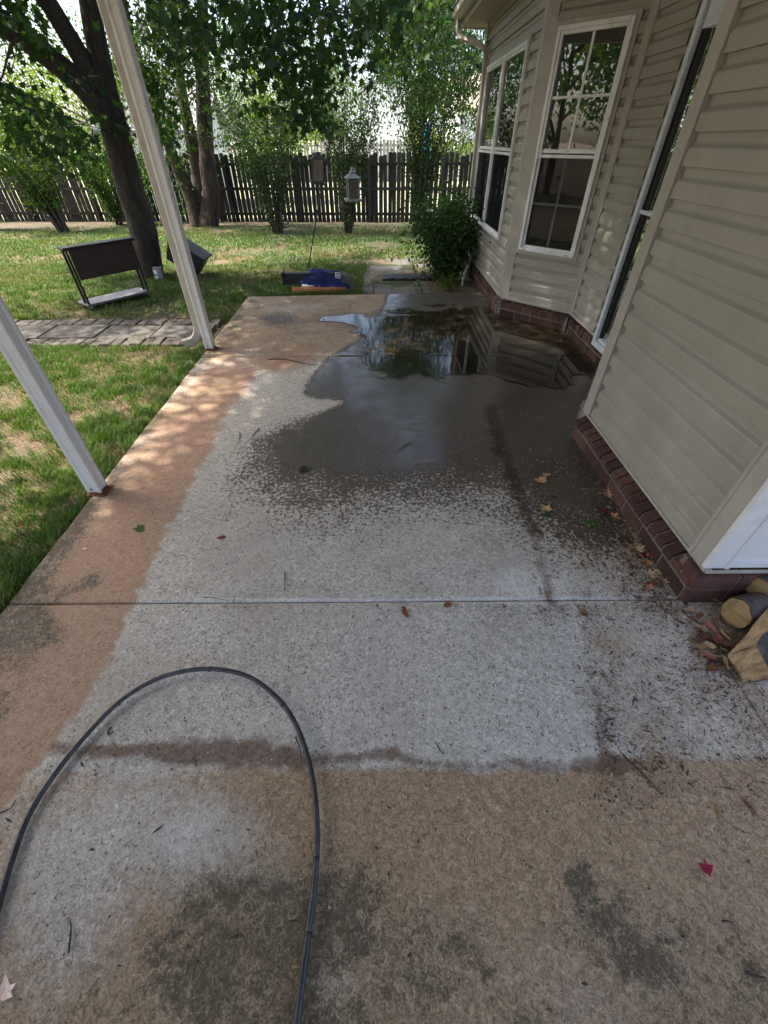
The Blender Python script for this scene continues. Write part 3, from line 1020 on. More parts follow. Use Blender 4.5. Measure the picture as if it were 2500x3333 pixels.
# windows ---------------------------------------------------------
def window(org, d, n, s0, s1, z0, z1, label, units=1, muntins=True):
    org, d, n = np.array(org), np.array(d), np.array(n)
    d3, n3 = (*d, 0.0), (*n, 0.0)

    def bx(mb, a, b, lo, hi, o0, o1):
        c = org + d * (a + b) / 2 + n * (o0 + o1) / 2
        mb.obox((c[0], c[1], (lo + hi) / 2), d3, n3, (0, 0, 1), (b - a) / 2, (o1 - o0) / 2, (hi - lo) / 2)

    def ring(mb, a, b, lo, hi, w, o0, o1):
        bx(mb, a, a + w, lo, hi, o0, o1)
        bx(mb, b - w, b, lo, hi, o0, o1)
        bx(mb, a + w, b - w, lo, lo + w, o0, o1)
        bx(mb, a + w, b - w, hi - w, hi, o0, o1)

    win = empty("window", (0, 0, 0))
    win.parent = house
    win.matrix_parent_inverse = Matrix.Translation((-2.5, -4.0, 0.0))
    win["label"] = label
    jc = MB()
    ring(jc, s0 - 0.032, s1 + 0.032, z0 - 0.030, z1 + 0.032, 0.033, 0.0, 0.030)
    h_part("casing", jc, M_TRIM, win, 0.003)
    fr = MB()
    ring(fr, s0, s1, z0, z1, 0.030, 0.002, 0.050)
    if units == 2:
        m = (s0 + s1) / 2
        bx(fr, m - 0.040, m + 0.040, z0 + 0.03, z1 - 0.03, 0.002, 0.048)
    h_part("frame", fr, M_WINFRAME, win, 0.004)
    zr = 1.497
    spans = [(s0 + 0.030, s1 - 0.030)] if units == 1 else [(s0 + 0.03, (s0 + s1) / 2 - 0.04), ((s0 + s1) / 2 + 0.04, s1 - 0.03)]
    for a, b in spans:
        up, lo_ = MB(), MB()
        ring(up, a, b, zr - 0.032, z1 - 0.030, 0.024, 0.004, 0.040)
        ring(lo_, a, b, z0 + 0.030, zr + 0.031, 0.028, 0.003, 0.026)
        h_part("upper_sash", up, M_WINFRAME, win, 0.003)
        h_part("lower_sash", lo_, M_WINFRAME, win, 0.003)
        bl = MB()
        bx(bl, a, b, zr, z1 - 0.03, 0.0005, 0.0015)
        h_part("blind", bl, M_INTERIOR, win)
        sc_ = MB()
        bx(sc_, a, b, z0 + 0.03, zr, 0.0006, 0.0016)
        h_part("dark_room_sheet", sc_, M_DARK_ROOM, win)
        ms = MB()
        c0, c1 = org + d * (a + 0.026) + n * 0.027, org + d * (b - 0.026) + n * 0.027
        ms.add([(c0[0], c0[1], z0 + 0.056), (c1[0], c1[1], z0 + 0.056), (c1[0], c1[1], zr - 0.034), (c0[0], c0[1], zr - 0.034)], [(0, 1, 2, 3)])
        h_part("insect_screen", ms, M_MESH, win)
        for zz0, zz1, o in ((zr + 0.0, z1 - 0.054, 0.022), (z0 + 0.058, zr - 0.03, 0.017)):
            pn = MB()
            c0, c1 = org + d * (a + 0.02) + n * o, org + d * (b - 0.02) + n * o
            pn.add([(c0[0], c0[1], zz0), (c1[0], c1[1], zz0), (c1[0], c1[1], zz1), (c0[0], c0[1], zz1)], [(0, 1, 2, 3)])
            h_part("pane", pn, M_GLASS, win)
            if muntins:
                mu = MB()
                mid = (a + b) / 2
                bx(mu, mid - 0.011, mid + 0.011, zz0, zz1, o + 0.0004, o + 0.004)
                bx(mu, a + 0.02, mid - 0.0095, (zz0 + zz1) / 2 - 0.009, (zz0 + zz1) / 2 + 0.010, o + 0.0005, o + 0.0038)
                bx(mu, mid + 0.0095, b - 0.02, (zz0 + zz1) / 2 - 0.009, (zz0 + zz1) / 2 + 0.010, o + 0.0005, o + 0.0038)
                h_part("muntin", mu, M_WINFRAME, win)
    sill = MB()
    bx(sill, s0 + 0.004, s1 - 0.004, z0 + 0.004, z0 + 0.026, 0.050, 0.058)
    h_part("sill", sill, M_WINFRAME, win, 0.003)
    for k in (0.12, 0.88):
        wh = MB()
        c = s0 + (s1 - s0) * k
        bx(wh, c - 0.017, c + 0.017, z0 + 0.012, z0 + 0.019, 0.0582, 0.0592)
        h_part("weep_hole", wh, M_BLACK, win)


window((1.44, 5.43), (Q, -Q), (-Q, -Q), 0.132, 0.769, 0.693, 2.306, "white framed sash window with four-light grilles facing the patio")
window((1.44, 8.20), (0, -1), (-1, 0), 0.275, 2.335, 0.70, 2.30, "wide white double window with plain panes beside the downspout", units=2, muntins=False)

# sliding door in the recess ---------------------------------------
door = empty("sliding_door")
door.parent = house
door.matrix_parent_inverse = Matrix.Translation((-2.5, -4.0, 0.0))
fr = MB()
DX0, DX1, DY0, DY1 = 2.0, 2.068, 2.66, 4.02
fr.box(DX0, DX1, DY1 - 0.055, DY1, 0.14, 2.30).box(DX0, DX1, DY0, DY1 - 0.055, 0.14, 0.19).box(DX0, DX1, DY0, DY1 - 0.055, 2.24, 2.30).box(DX0, DX1, DY0, DY0 + 0.05, 0.19, 2.24)
h_part("frame", fr, M_DOORFRAME, door, 0.004)
h_part("dark_gap_strips", MB().box(DX0 + 0.03, DX1 - 0.004, DY1 - 0.066, DY1 - 0.0555, 0.191, 2.239).box(DX0 + 0.03, DX1 - 0.004, DY1 - 0.105, DY1 - 0.092, 0.27, 2.11), M_BLACK, door)  # black strips stand in for the dark gap beside the door frame
h_part("top_rail", MB().box(DX0 + 0.022, DX1 - 0.004, DY0 + 0.05, DY1 - 0.067, 2.11, 2.239), M_DOORFRAME, door, 0.004)
h_part("bottom_rail", MB().box(DX0 + 0.022, DX1 - 0.004, DY0 + 0.05, DY1 - 0.067, 0.191, 0.215), M_DOORFRAME, door, 0.004)
h_part("mid_rail", MB().box(DX0 + 0.012, DX1 - 0.006, DY0 + 0.05, DY1 - 0.067, 1.165, 1.19), M_DOORFRAME, door, 0.003)
h_part("pane", MB().add([(DX0 + 0.05, DY0 + 0.05, 0.215), (DX0 + 0.05, DY1 - 0.06, 0.215), (DX0 + 0.05, DY1 - 0.06, 2.11), (DX0 + 0.05, DY0 + 0.05, 2.11)], [(0, 1, 2, 3)]), M_GLASS, door)
h_part("dark_room_sheet", MB().box(DX1 - 0.003, DX1 + 0.001, DY0 + 0.05, DY1 - 0.06, 0.215, 2.11), M_DARK_ROOM, door)

# bay eave, gutter and downspout ------------------------------------
h_part("soffit", MB().prism([(1.12, 4.6), (3.6, 4.6), (3.6, 8.52), (1.12, 8.52)], EAVE, EAVE + 0.015), M_SOFFIT)
h_part("fascia", MB().box(1.10, 1.12, 4.6, 8.54, EAVE - 0.01, EAVE + 0.17).box(1.12, 3.6, 8.52, 8.54, EAVE - 0.01, EAVE + 0.17), M_SOFFIT)
gu = MB()
gp = [(1.098, EAVE + 0.05), (1.045, EAVE + 0.045), (1.025, EAVE + 0.07), (0.99, EAVE + 0.10), (0.985, EAVE + 0.165), (0.995, EAVE + 0.165), (1.0, EAVE + 0.11), (1.098, EAVE + 0.09)]
n_ = len(gp)
gu.add([(x, y, z) for y in (4.6, 8.60) for x, z in gp], [tuple(range(n_)), tuple(range(2 * n_ - 1, n_ - 1, -1))] + [(i, n_ + i, n_ + (i + 1) % n_, (i + 1) % n_) for i in range(n_)])
h_part("gutter", gu, M_GUTTER)
rf = MB().add([(0.97, 4.5, EAVE + 0.17), (0.97, 8.62, EAVE + 0.17), (3.6, 8.62, EAVE + 1.3), (3.6, 4.5, EAVE + 1.3), (0.97, 4.5, EAVE + 0.19), (0.97, 8.62, EAVE + 0.19), (3.6, 8.62, EAVE + 1.33), (3.6, 4.5, EAVE + 1.33)],
              [(0, 1, 2, 3), (7, 6, 5, 4), (0, 4, 5, 1), (1, 5, 6, 2), (2, 6, 7, 3), (3, 7, 4, 0)])
h_part("roof", rf, plain("dark_shingle_roof", (0.09, 0.085, 0.08), 0.9, 0.3, 20))


def rect_tube(mb, pts, hw, hd, side=(0, 1, 0)):
    pts = [np.array(p, float) for p in pts]
    vs, fs = [], []
    for i, p in enumerate(pts):
        t = pts[min(i + 1, len(pts) - 1)] - pts[max(i - 1, 0)]
        t /= np.linalg.norm(t)
        s = np.array(side, float)
        s -= t * (s @ t)
        s /= np.linalg.norm(s)
        w = np.cross(t, s)
        c = 0.3
        for a, b in ((-1, -1 + c), (-1 + c, -1), (1 - c, -1), (1, -1 + c), (1, 1 - c), (1 - c, 1), (-1 + c, 1), (-1, 1 - c)):
            vs.append(p + s * hw * a + w * hd * b)
    n = len(pts)
    for i in range(n - 1):
        for k in range(8):
            k2 = (k + 1) % 8
            fs.append((i * 8 + k, i * 8 + k2, (i + 1) * 8 + k2, (i + 1) * 8 + k))
    fs += [tuple(range(7, -1, -1)), tuple((n - 1) * 8 + k for k in range(8))]
    mb.add(vs, fs)
    return mb


ds = rect_tube(MB(), [(1.045, 8.38, EAVE + 0.05), (1.045, 8.36, EAVE - 0.06), (1.07, 8.32, EAVE - 0.11), (1.30, 8.06, EAVE - 0.20), (1.365, 7.97, EAVE - 0.27), (1.375, 7.95, EAVE - 0.36), (1.375, 7.95, 0.25)], 0.036, 0.028)
h_part("downspout", ds, M_GUTTER)
h_part("meter_box", MB().box(1.355, 1.42, 7.28, 7.40, 0.34, 0.55), M_GREYBOX, bevel=0.006)
cpts = [(1.375, 7.30, 0.345), (1.36, 7.26, 0.27), (1.30, 7.13, 0.17), (1.24, 7.01, 0.08), (1.225, 6.96, 0.02), (1.22, 6.95, -0.08)]
h_part("conduit", MB().tube(cpts, 0.019, 10), M_CONDUIT)

# ------------------------------------------------------------------ patio cover on its posts
cover = empty("patio_cover", (-0.2, 0.5, 2.6))
tag(cover, "weathered aluminium patio cover held over the slab by fluted posts", "patio cover")
inv = Matrix.Translation((0.2, -0.5, -2.6))


def cov(name, mb, mat):
    o = mb.build(name, mat, cover)
    o.matrix_parent_inverse = inv
    return o


for i in range(16):
    y0, y1 = -2.42 + i * 0.44, -2.42 + (i + 1) * 0.44 - 0.006
    xe = 2.06 if y0 > 2.55 else 1.40
    ze = 2.72 + 0.18 * (xe + 2.05) / 3.45
    cov("roof_panel", MB().add([(-2.05, y0, 2.72), (-2.05, y1, 2.72), (xe, y1, ze), (xe, y0, ze), (-2.05, y0, 2.76), (-2.05, y1, 2.76), (xe, y1, ze + 0.04), (xe, y0, ze + 0.04)],
                               [(0, 1, 2, 3), (7, 6, 5, 4), (0, 4, 5, 1), (1, 5, 6, 2), (2, 6, 7, 3), (3, 7, 4, 0)]), M_ROOFPANEL)
cov("beam", MB().box(-1.80, -1.70, -2.4, 4.60, 2.585, 2.728), M_ROOFPANEL)
cov("gutter", MB().box(-2.13, -2.055, -2.4, 4.60, 2.70, 2.80), M_ROOFPANEL)


def post(x, y, label, jit):
    p = empty("porch_post", (x, y, 0))
    tag(p, label, "post", "fluted posts of the patio cover")
    s, g, d = 0.0415, 0.011, 0.0055          # half width, half groove, groove depth
    ring_ = []
    for ax in range(4):
        c, sn = math.cos(ax * math.pi / 2), math.sin(ax * math.pi / 2)
        loc = [(-s + 0.004, -s), (-g * 1.9, -s), (-g * 1.3, -s + d), (g * 1.3, -s + d), (g * 1.9, -s), (s - 0.004, -s), (s, -s + 0.004)]
        ring_ += [(a * c - b * sn, a * sn + b * c) for a, b in loc]
    shaft = MB().prism(ring_, 0.018, 2.585)
    shaft.build("shaft", M_POST, p)
    b = MB()
    b.box(-0.052, 0.062, -0.052, 0.052, 0.002, 0.008)
    b.box(0.043, 0.046, -0.03, 0.03, 0.008, 0.028)
    b.box(-0.03, 0.03, -0.046, -0.043, 0.008, 0.024)
    b.build("base_bracket", M_RUST, p)
    for bx_, by_ in ((0.053, 0.03), (0.0, -0.048)):
        MB().lathe((bx_, by_, 0.008), [(0.007, 0), (0.007, 0.006), (0.003, 0.008)], 6, False).build("bolt", M_RUST, p)
    MB().lathe((0, 0, 0), [(0.006, 0), (0.006, 0.002)], 8).build("screw", M_RUST, p).matrix_local = Matrix.Translation((-0.005, -0.0415, 0.048)) @ Matrix.Rotation(R(90), 4, 'X')
    return p


post(-1.737, 1.995, "white fluted aluminium post with a rusty base, nearest the camera", 1)
post(-1.757, 4.315, "white fluted aluminium post with the downspout running down beside it", 2)
dsp = empty("porch_downspout", (-1.84, 4.34, 0))
tag(dsp, "beige metal downspout with a ribbed elbow beside the far porch post", "downspout")
dsi = Matrix.Translation((1.84, -4.34, 0))
o = rect_tube(MB(), [(-2.08, 4.37, 2.72), (-2.06, 4.37, 2.62), (-1.87, 4.365, 2.45), (-1.845, 4.365, 2.36), (-1.845, 4.365, 0.18)], 0.030, 0.038).build("pipe", M_GUTTER, dsp)
o.matrix_parent_inverse = dsi
el = MB()
epts = []
for k in range(9):
    a = k / 8 * R(72)
    epts.append((-1.845 - 0.13 * (1 - math.cos(a)), 4.365 - 0.03 * math.sin(a) * 0 - 0.05 * (k / 8), 0.20 - 0.13 * math.sin(a)))
for k in range(8):
    rect_tube(el, [epts[k], (np.array(epts[k]) * 0.25 + np.array(epts[k + 1]) * 0.75)], 0.034, 0.042)
    rect_tube(el, [(np.array(epts[k]) * 0.25 + np.array(epts[k + 1]) * 0.75), epts[k + 1]], 0.030, 0.037)
e_ = np.array(epts[-1])
rect_tube(el, [e_, e_ + np.array((-0.075, -0.03, -0.012))], 0.033, 0.041)
o = el.build("elbow", M_GUTTER, dsp)
o.matrix_parent_inverse = dsi
o = rect_tube(MB(), [(-1.845, 4.365, 0.66), (-1.845, 4.365, 0.69)], 0.0325, 0.0405).build("joint_band", M_GUTTER, dsp)
o.matrix_parent_inverse = dsi

# ------------------------------------------------------------------ hose
hp = [(-60, 2130), (-20, 2010), (0, 1945), (22, 1868), (60, 1765), (112, 1680), (182, 1592), (262, 1512), (340, 1466), (415, 1447), (480, 1447),
      (540, 1463), (592, 1501), (632, 1552), (660, 1620), (678, 1700), (685, 1800), (680, 1900), (668, 2000), (655, 2100), (641, 2212), (625, 2320), (600, 2450)]
K = 2500 / 1659
raw = []
for i, (x, y) in enumerate(hp):
    lift = 0.013 + 0.03 * math.exp(-((i - 11.5) / 4.5) ** 2)
    raw.append(at_z(x * K, y * K, lift))
raw = np.array(raw)


def catmull(P, n=8):
    out = []
    P = np.vstack([2 * P[0] - P[1], P, 2 * P[-1] - P[-2]])
    for i in range(1, len(P) - 2):
        for k in range(n):
            t = k / n
            a, b, c, d = P[i - 1], P[i], P[i + 1], P[i + 2]
            out.append(0.5 * (2 * b + (c - a) * t + (2 * a - 5 * b + 4 * c - d) * t * t + (3 * b - a - 3 * c + d) * t ** 3))
    out.append(P[-2])
    return np.array(out)


def hose_material():
    t = NT("grey_black_hose_rubber")
    n = t.noise(30, 4)
    c = t.ramp(n, [(0.35, (0.022, 0.022, 0.025)), (0.7, (0.06, 0.06, 0.066))])
    sc_n = t.step(t.noise(120, 5, 0.7), 0.6, 0.75)
    c = t.mix(t.math('MULTIPLY', sc_n, 0.5), c, (0.24, 0.22, 0.19))
    t.pbr(c, 0.28, t.bump(t.noise(260, 2), 0.2, 0.002))
    return t.m


hose = MB().tube(catmull(raw, 8), 0.0092, 12).build("pressure_hose", hose_material())
tag(hose, "grey-black rubber hose arched in a loop across the near slab", "hose")
bandm = MB()
for j in (9.6, 12.4, 16.5, 18.2):
    i0 = int(j * 8)
    cp_ = catmull(raw, 8)
    bandm.tube(cp_[i0:i0 + 2], 0.0098, 12)
o = bandm.build("print_band", M_BLACK, hose)

# ------------------------------------------------------------------ back fence
FR = random.Random(7)
M_PICKET = plain("weathered_fence_wood", (0.042, 0.035, 0.027), 0.95, 0.35, 5, 0.5, 60, 0.004, stretch=(1, 1, 0.1), dirt=(0.03, 0.032, 0.02), dirt_amt=0.6, per_object=0.35)
M_GREYWOOD = plain("grey_fence_wood", (0.27, 0.25, 0.23), 0.95, 0.25, 5, 0.4, 60, 0.004, stretch=(1, 1, 0.1), per_object=0.2)


def picket_mesh(name, w, h, mat):
    r = w / 2
    pts = [(-r, 0), (r, 0), (r, h - 0.03), (r * 0.86, h - 0.014), (r * 0.5, h - 0.004), (0, h), (-r * 0.5, h - 0.004), (-r * 0.86, h - 0.014), (-r, h - 0.03)]
    n = len(pts)
    mb = MB()
    mb.add([(x, y, z) for y in (-0.009, 0.009) for x, z in pts], [tuple(range(n)), tuple(range(2 * n - 1, n - 1, -1))] + [((i + 1) % n, i, n + i, n + (i + 1) % n) for i in range(n)])
    return mb.mesh(name, mat)


def fence(name, x0, y0, x1, y1, h, w, gap, mat, label, top_z=None, rails=(0.25, 0.95, 1.6), front_rails=False):
    L = math.hypot(x1 - x0, y1 - y0)
    a = math.atan2(y1 - y0, x1 - x0)
    zb = float(tz((y0 + y1) / 2)) - 0.02
    f = empty(name, (x0, y0, zb), a)
    tag(f, label, "fence")
    mes = [picket_mesh("picket", w * k, h, mat) for k in (1.0, 0.97, 1.03)]
    x = 0.0
    while x < L:
        o = part("picket", FR.choice(mes), f, (x, FR.uniform(-0.004, 0.004), FR.uniform(-0.015, 0.015)), (FR.uniform(-0.006, 0.006), FR.uniform(-0.011, 0.011), 0), (FR.uniform(0.96, 1.02), 1, FR.uniform(0.965, 1.02)))
        x += w + gap * FR.uniform(0.35, 1.6)
    sgn = -1 if front_rails else 1
    for zr in rails:
        MB().box(0, L, sgn * 0.032 - 0.019, sgn * 0.032 + 0.019, zr - 0.04, zr + 0.045).build("rail", mat, f)
    k = 0.0
    while k < L:
        MB().box(k - 0.045, k + 0.045, sgn * 0.10 - 0.045, sgn * 0.10 + 0.045, -0.1, h - 0.1).build("post", mat, f)
        k += 2.44
    return f


fence("picket_fence", -15.0, 18.65, 4.2, 17.72, 1.88, 0.139, 0.020, M_PICKET, "dark weathered wooden picket fence across the back of the yard", front_rails=True)
fence("picket_fence", -9.5, 31.0, 9.5, 31.3, 1.83, 0.14, 0.05, M_GREYWOOD, "pale grey wooden fence farther off beyond the dark picket fence")

# ------------------------------------------------------------------ leaves, twigs, trees
NR = np.random.default_rng(12)
MAPLE = np.array([(0.0, 0.0), (0.16, 0.10), (0.46, 0.06), (0.34, 0.30), (0.50, 0.62), (0.20, 0.58), (0.0, 1.0), (-0.20, 0.58), (-0.50, 0.62), (-0.34, 0.30), (-0.46, 0.06), (-0.16, 0.10)])
OVAL = np.array([(0.0, 0.0), (0.26, 0.30), (0.22, 0.68), (0.0, 1.0), (-0.22, 0.68), (-0.26, 0.30)])
DIAM = np.array([(0.0, 0.0), (0.30, 0.45), (0.0, 1.0), (-0.30, 0.45)])
NARROW = np.array([(0.0, 0.0), (0.085, 0.4), (0.0, 1.0), (-0.085, 0.4)])


def leaves(name, pos, size, shape, mat, cols, parent=None, droop=0.45, flat=0.6, curl=0.15, seed=1):
    rng = np.random.default_rng(seed)
    n = len(pos)
    d = rng.normal(size=(n, 3))
    d[:, 2] = d[:, 2] * 0.5 - droop * 1.6
    d /= np.linalg.norm(d, axis=1, keepdims=True)
    up = rng.normal(size=(n, 3)) * (1 - flat)
    up[:, 2] += 1.0 * flat
    w = up - d * np.sum(up * d, 1, keepdims=True)
    w /= np.linalg.norm(w, axis=1, keepdims=True) + 1e-6
    u = np.cross(d, w)
    s = size * rng.uniform(0.6, 1.2, (n, 1, 1))
    sx, sy = shape[:, 0][None, :, None], shape[:, 1][None, :, None]
    V = pos[:, None, :] + s * (sx * u[:, None, :] + sy * d[:, None, :] + (-curl * sy * sy + 0.35 * curl * np.abs(sx)) * w[:, None, :])
    k = len(shape)
    cols = np.array(cols)
    pick = cols[rng.integers(0, len(cols), n)] * rng.uniform(0.75, 1.25, (n, 1))
    ca = np.repeat(np.concatenate([np.clip(pick, 0, 1), np.ones((n, 1))], 1), k, axis=0)
    me = big_mesh(name, V.reshape(-1, 3), np.arange(n * k), np.full(n, k), mat, {"leafcol": ca})
    return link(bpy.data.objects.new(name, me), parent)


class Tree:
    def __init__(self, name, base, label, cat, bark, group=None):
        self.root = empty(name, tuple(base))
        tag(self.root, label, cat, group)
        self.base = np.array(base, float)
        self.wood = MB()
        self.pts = []
        self.bark = bark

    def limb(self, pts, r0, r1, sides=8, jitter=0.0, taper=1.0):
        pts = np.array(pts, float)
        if len(pts) > 2:
            pts = catmull(pts, 4)
        rad = [r0 + (r1 - r0) * (i / (len(pts) - 1)) ** taper for i in range(len(pts))]
        self.wood.tube([p - self.base for p in pts], rad, sides, jitter=jitter, rng=random.Random(int(abs(pts[0][0]) * 1000) + 3))
        return pts

    def sprout(self, path, n, length, r, level=1, up=0.3, sag=0.25, leaf_n=6, spread=0.10, t0=0.3, rng=NR):
        path = np.array(path)
        for _ in range(n):
            t = rng.uniform(t0, 1.0) * (len(path) - 1.001)
            i = int(t)
            p = path[i] + (path[i + 1] - path[i]) * (t - i)
            tan = path[i + 1] - path[i]
            tan /= np.linalg.norm(tan) + 1e-6
            d = rng.normal(size=3)
            d[2] = d[2] * 0.5 + up
            d = d / np.linalg.norm(d) + tan * 0.5
            d /= np.linalg.norm(d)
            ln = length * rng.uniform(0.6, 1.3)
            seg = [p]
            for k in range(4):
                d = d + rng.normal(size=3) * 0.16 + np.array([0, 0, -sag * (k + 1) / 4])
                d /= np.linalg.norm(d)
                seg.append(seg[-1] + d * ln / 4)
            self.wood.tube([q - self.base for q in seg], [r, r * 0.8, r * 0.6, r * 0.45, r * 0.25], 5 if r > 0.01 else 3, cap=False)
            if level > 0:
                self.sprout(seg, max(3, int(n * 0.5)) if level > 1 else 5, length * 0.5, r * 0.45, level - 1, up * 0.5, sag, leaf_n, spread, 0.25, rng)
            if level == 0:
                for q0, q1 in zip(seg[:-1], seg[1:]):
                    m = leaf_n
                    tt = rng.uniform(0, 1, (m, 1))
                    self.pts.append(q0 + (q1 - q0) * tt + rng.normal(size=(m, 3)) * spread)

    def clump(self, c, rad, n, rng=NR):
        c = np.array(c, float)
        self.pts.append(c + rng.normal(size=(n, 3)) * np.array(rad) * 0.5)

    def finish(self, size, shape, cols, droop=0.45, flat=0.6, seed=1, mat=None, wood_name="trunk"):
        self.wood.build(wood_name, self.bark, self.root)
        if self.pts:
            P = np.concatenate(self.pts)
            leaves("crown", P - self.base, size, shape, mat or M_LEAF, cols, self.root, droop, flat, 0.15, seed)
        return self.root


G_DARK = [(0.022, 0.062, 0.012), (0.030, 0.078, 0.014), (0.018, 0.052, 0.014), (0.045, 0.095, 0.018)]
G_MID = [(0.045, 0.105, 0.018), (0.06, 0.125, 0.02), (0.035, 0.085, 0.016), (0.08, 0.14, 0.022)]
G_LIME = [(0.085, 0.16, 0.02), (0.11, 0.18, 0.025), (0.065, 0.13, 0.02), (0.13, 0.185, 0.03)]

# the maple by the patio ------------------------------------------------
tb = at_ground(495, 903)
maple = Tree("maple_tree", tb, "large maple with a thick grey trunk forking above the cart", "tree", M_BARK)
fork = np.array([-3.62, 7.78, 2.0])
trunk = maple.limb([tb + (0.02, 0, -0.15), tb + (0.0, 0, 0.08), (-3.68, 7.72, 0.55), (-3.67, 7.73, 1.2), fork], 0.235, 0.175, 14, 0.035, 0.6)
limbs = []
limbs.append(maple.limb([fork + (0, 0, -0.25), (-3.88, 7.62, 2.2), (-4.36, 7.36, 2.6), (-5.0, 6.9, 3.0), (-5.7, 6.4, 3.7), (-6.2, 5.9, 4.5)], 0.155, 0.04, 10, 0.03))
limbs.append(maple.limb([fork + (0, 0, -0.15), (-3.78, 7.65, 2.55), (-3.95, 7.2, 3.4), (-3.7, 5.9, 4.5), (-3.4, 4.5, 5.4), (-3.1, 3.2, 6.0)], 0.13, 0.03, 10, 0.03))
limbs.append(maple.limb([fork + (0, 0, -0.2), (-3.5, 7.8, 2.7), (-3.2, 7.7, 3.7), (-2.8, 7.3, 5.0), (-2.5, 6.9, 6.6), (-2.4, 6.8, 8.2)], 0.14, 0.03, 10, 0.03))
limbs.append(maple.limb([(-3.45, 7.8, 2.9), (-2.7, 7.3, 3.4), (-1.6, 6.6, 3.75), (-0.4, 6.2, 3.9), (0.6, 6.4, 3.8)], 0.07, 0.015, 8, 0.03))
limbs.append(maple.limb([(-3.4, 7.8, 3.1), (-2.9, 8.2, 3.7), (-1.9, 8.6, 4.1), (-0.8, 8.7, 4.1)], 0.06, 0.015, 8, 0.03))
limbs.append(maple.limb([(-4.0, 7.45, 2.4), (-4.7, 7.6, 2.9), (-5.4, 7.8, 3.3), (-6.0, 7.7, 3.5)], 0.07, 0.015, 8, 0.03))
limbs.append(maple.limb([(-3.7, 6.0, 4.4), (-2.9, 4.6, 4.9), (-2.4, 3.6, 5.2), (-2.2, 2.4, 5.2)], 0.06, 0.015, 8, 0.03))
limbs.append(maple.limb([(-3.1, 7.6, 4.0), (-4.0, 9.0, 5.2), (-4.6, 10.2, 6.2)], 0.06, 0.015, 8, 0.03))
for i_, L_ in enumerate(limbs):
    maple.sprout(L_, 15 if i_ not in (3, 4) else 8, 1.5, 0.022, 1, 0.25, 0.25 if i_ not in (3, 4) else 0.12, 11, 0.14)
cr_ = np.random.default_rng(44)
v_ = cr_.normal(size=(190, 3))  # unseen leaf clumps added to keep sun off the patio and bay walls
v_ /= np.linalg.norm(v_, axis=1, keepdims=True)
v_ = v_ * cr_.uniform(0.15, 1.0, (190, 1)) ** 0.5 * np.array([2.3, 3.4, 1.7]) + np.array([-2.1, 6.2, 6.0])
for c_ in v_:
    maple.clump(c_, (0.75, 0.75, 0.45), 120, cr_)
v_ = cr_.normal(size=(64, 3))  # unseen leaf clumps added to shade the slab between the posts
v_ /= np.linalg.norm(v_, axis=1, keepdims=True)
v_ = v_ * cr_.uniform(0.15, 1.0, (64, 1)) ** 0.5 * np.array([1.15, 1.6, 1.1]) + np.array([-3.35, 3.0, 4.7])
for c_ in v_:
    maple.clump(c_, (0.7, 0.7, 0.45), 210, cr_)
v_ = cr_.normal(size=(56, 3))  # unseen leaf clumps added to shade the far slab
v_ /= np.linalg.norm(v_, axis=1, keepdims=True)
v_ = v_ * cr_.uniform(0.15, 1.0, (56, 1)) ** 0.5 * np.array([1.25, 1.9, 1.0]) + np.array([-4.2, 6.0, 5.2])
for c_ in v_:
    maple.clump(c_, (0.7, 0.7, 0.4), 160, cr_)
# low sprays that hang into the view
SPR = np.random.default_rng(5)


def spray_fill(tree, poly, n, y0, y1, leaf_n, rad, twig=0.5, rng=SPR):
    """hang leafy twigs over a patch of the view at distances y0..y1"""
    xs, ys = [p[0] for p in poly], [p[1] for p in poly]
    c = 0
    while c < n:
        x, y = rng.uniform(min(xs), max(xs)), rng.uniform(min(ys), max(ys))
        if pip(np.array([x]), np.array([y]), poly)[0] < 0:
            continue
        c += 1
        p = at_y(x * K, y * K, rng.uniform(y0, y1))
        d = rng.normal(size=3) * np.array([1, 1, 0.25])
        d[2] -= 0.3
        d /= np.linalg.norm(d)
        st = p - d * twig * 0.6
        seg = [st + d * twig * t + np.array([0, 0, -0.12 * t * t]) for t in (0, 0.33, 0.66, 1.0)]
        tree.wood.tube([q - tree.base for q in seg], [0.006, 0.005, 0.004, 0.002], 3, cap=False)
        for q0, q1 in zip(seg[:-1], seg[1:]):
            m = max(1, leaf_n // 3)
            tt = rng.uniform(0, 1, (m, 1))
            tree.pts.append(q0 + (q1 - q0) * tt + rng.normal(size=(m, 3)) * rad)


spray_fill(maple, [(280, -60), (900, -60), (880, 40), (800, 130), (720, 170), (700, 130), (640, 200), (560, 240), (500, 130), (400, 90), (300, 60)], 62, 5.6, 9.5, 19, 0.18, 0.7)
spray_fill(maple, [(480, 0), (860, 0), (800, 90), (640, 160), (520, 120)], 30, 5.6, 7.5, 24, 0.15, 0.7)
spray_fill(maple, [(300, -20), (1000, -20), (960, 60), (820, 180), (600, 260), (400, 180)], 40, 8.0, 11.0, 15, 0.2, 0.8)
spray_fill(maple, [(600, 150), (720, 150), (700, 260), (650, 300), (610, 220)], 14, 6.5, 8.5, 26, 0.10)
spray_fill(maple, [(0, 60), (150, 130), (230, 230), (210, 330), (100, 330), (0, 350)], 50, 6.3, 8.2, 30, 0.12)
spray_fill(maple, [(300, 150), (340, 330), (380, 350), (350, 160)], 14, 7.6, 8.4, 26, 0.09)
spray_fill(maple, [(230, 240), (300, 240), (290, 320), (240, 310)], 8, 7.3, 7.7, 22, 0.07)
CLEAR = [(-40, 60), (-40, 150), (110, 215), (205, 300), (240, 420), (300, 600), (352, 600), (305, 420), (292, 250), (215, 110), (150, -40), (50, -40), (125, 110), (165, 185), (90, 120)]
mp_ = np.concatenate(maple.pts)
uu, vv = to_pic(mp_)
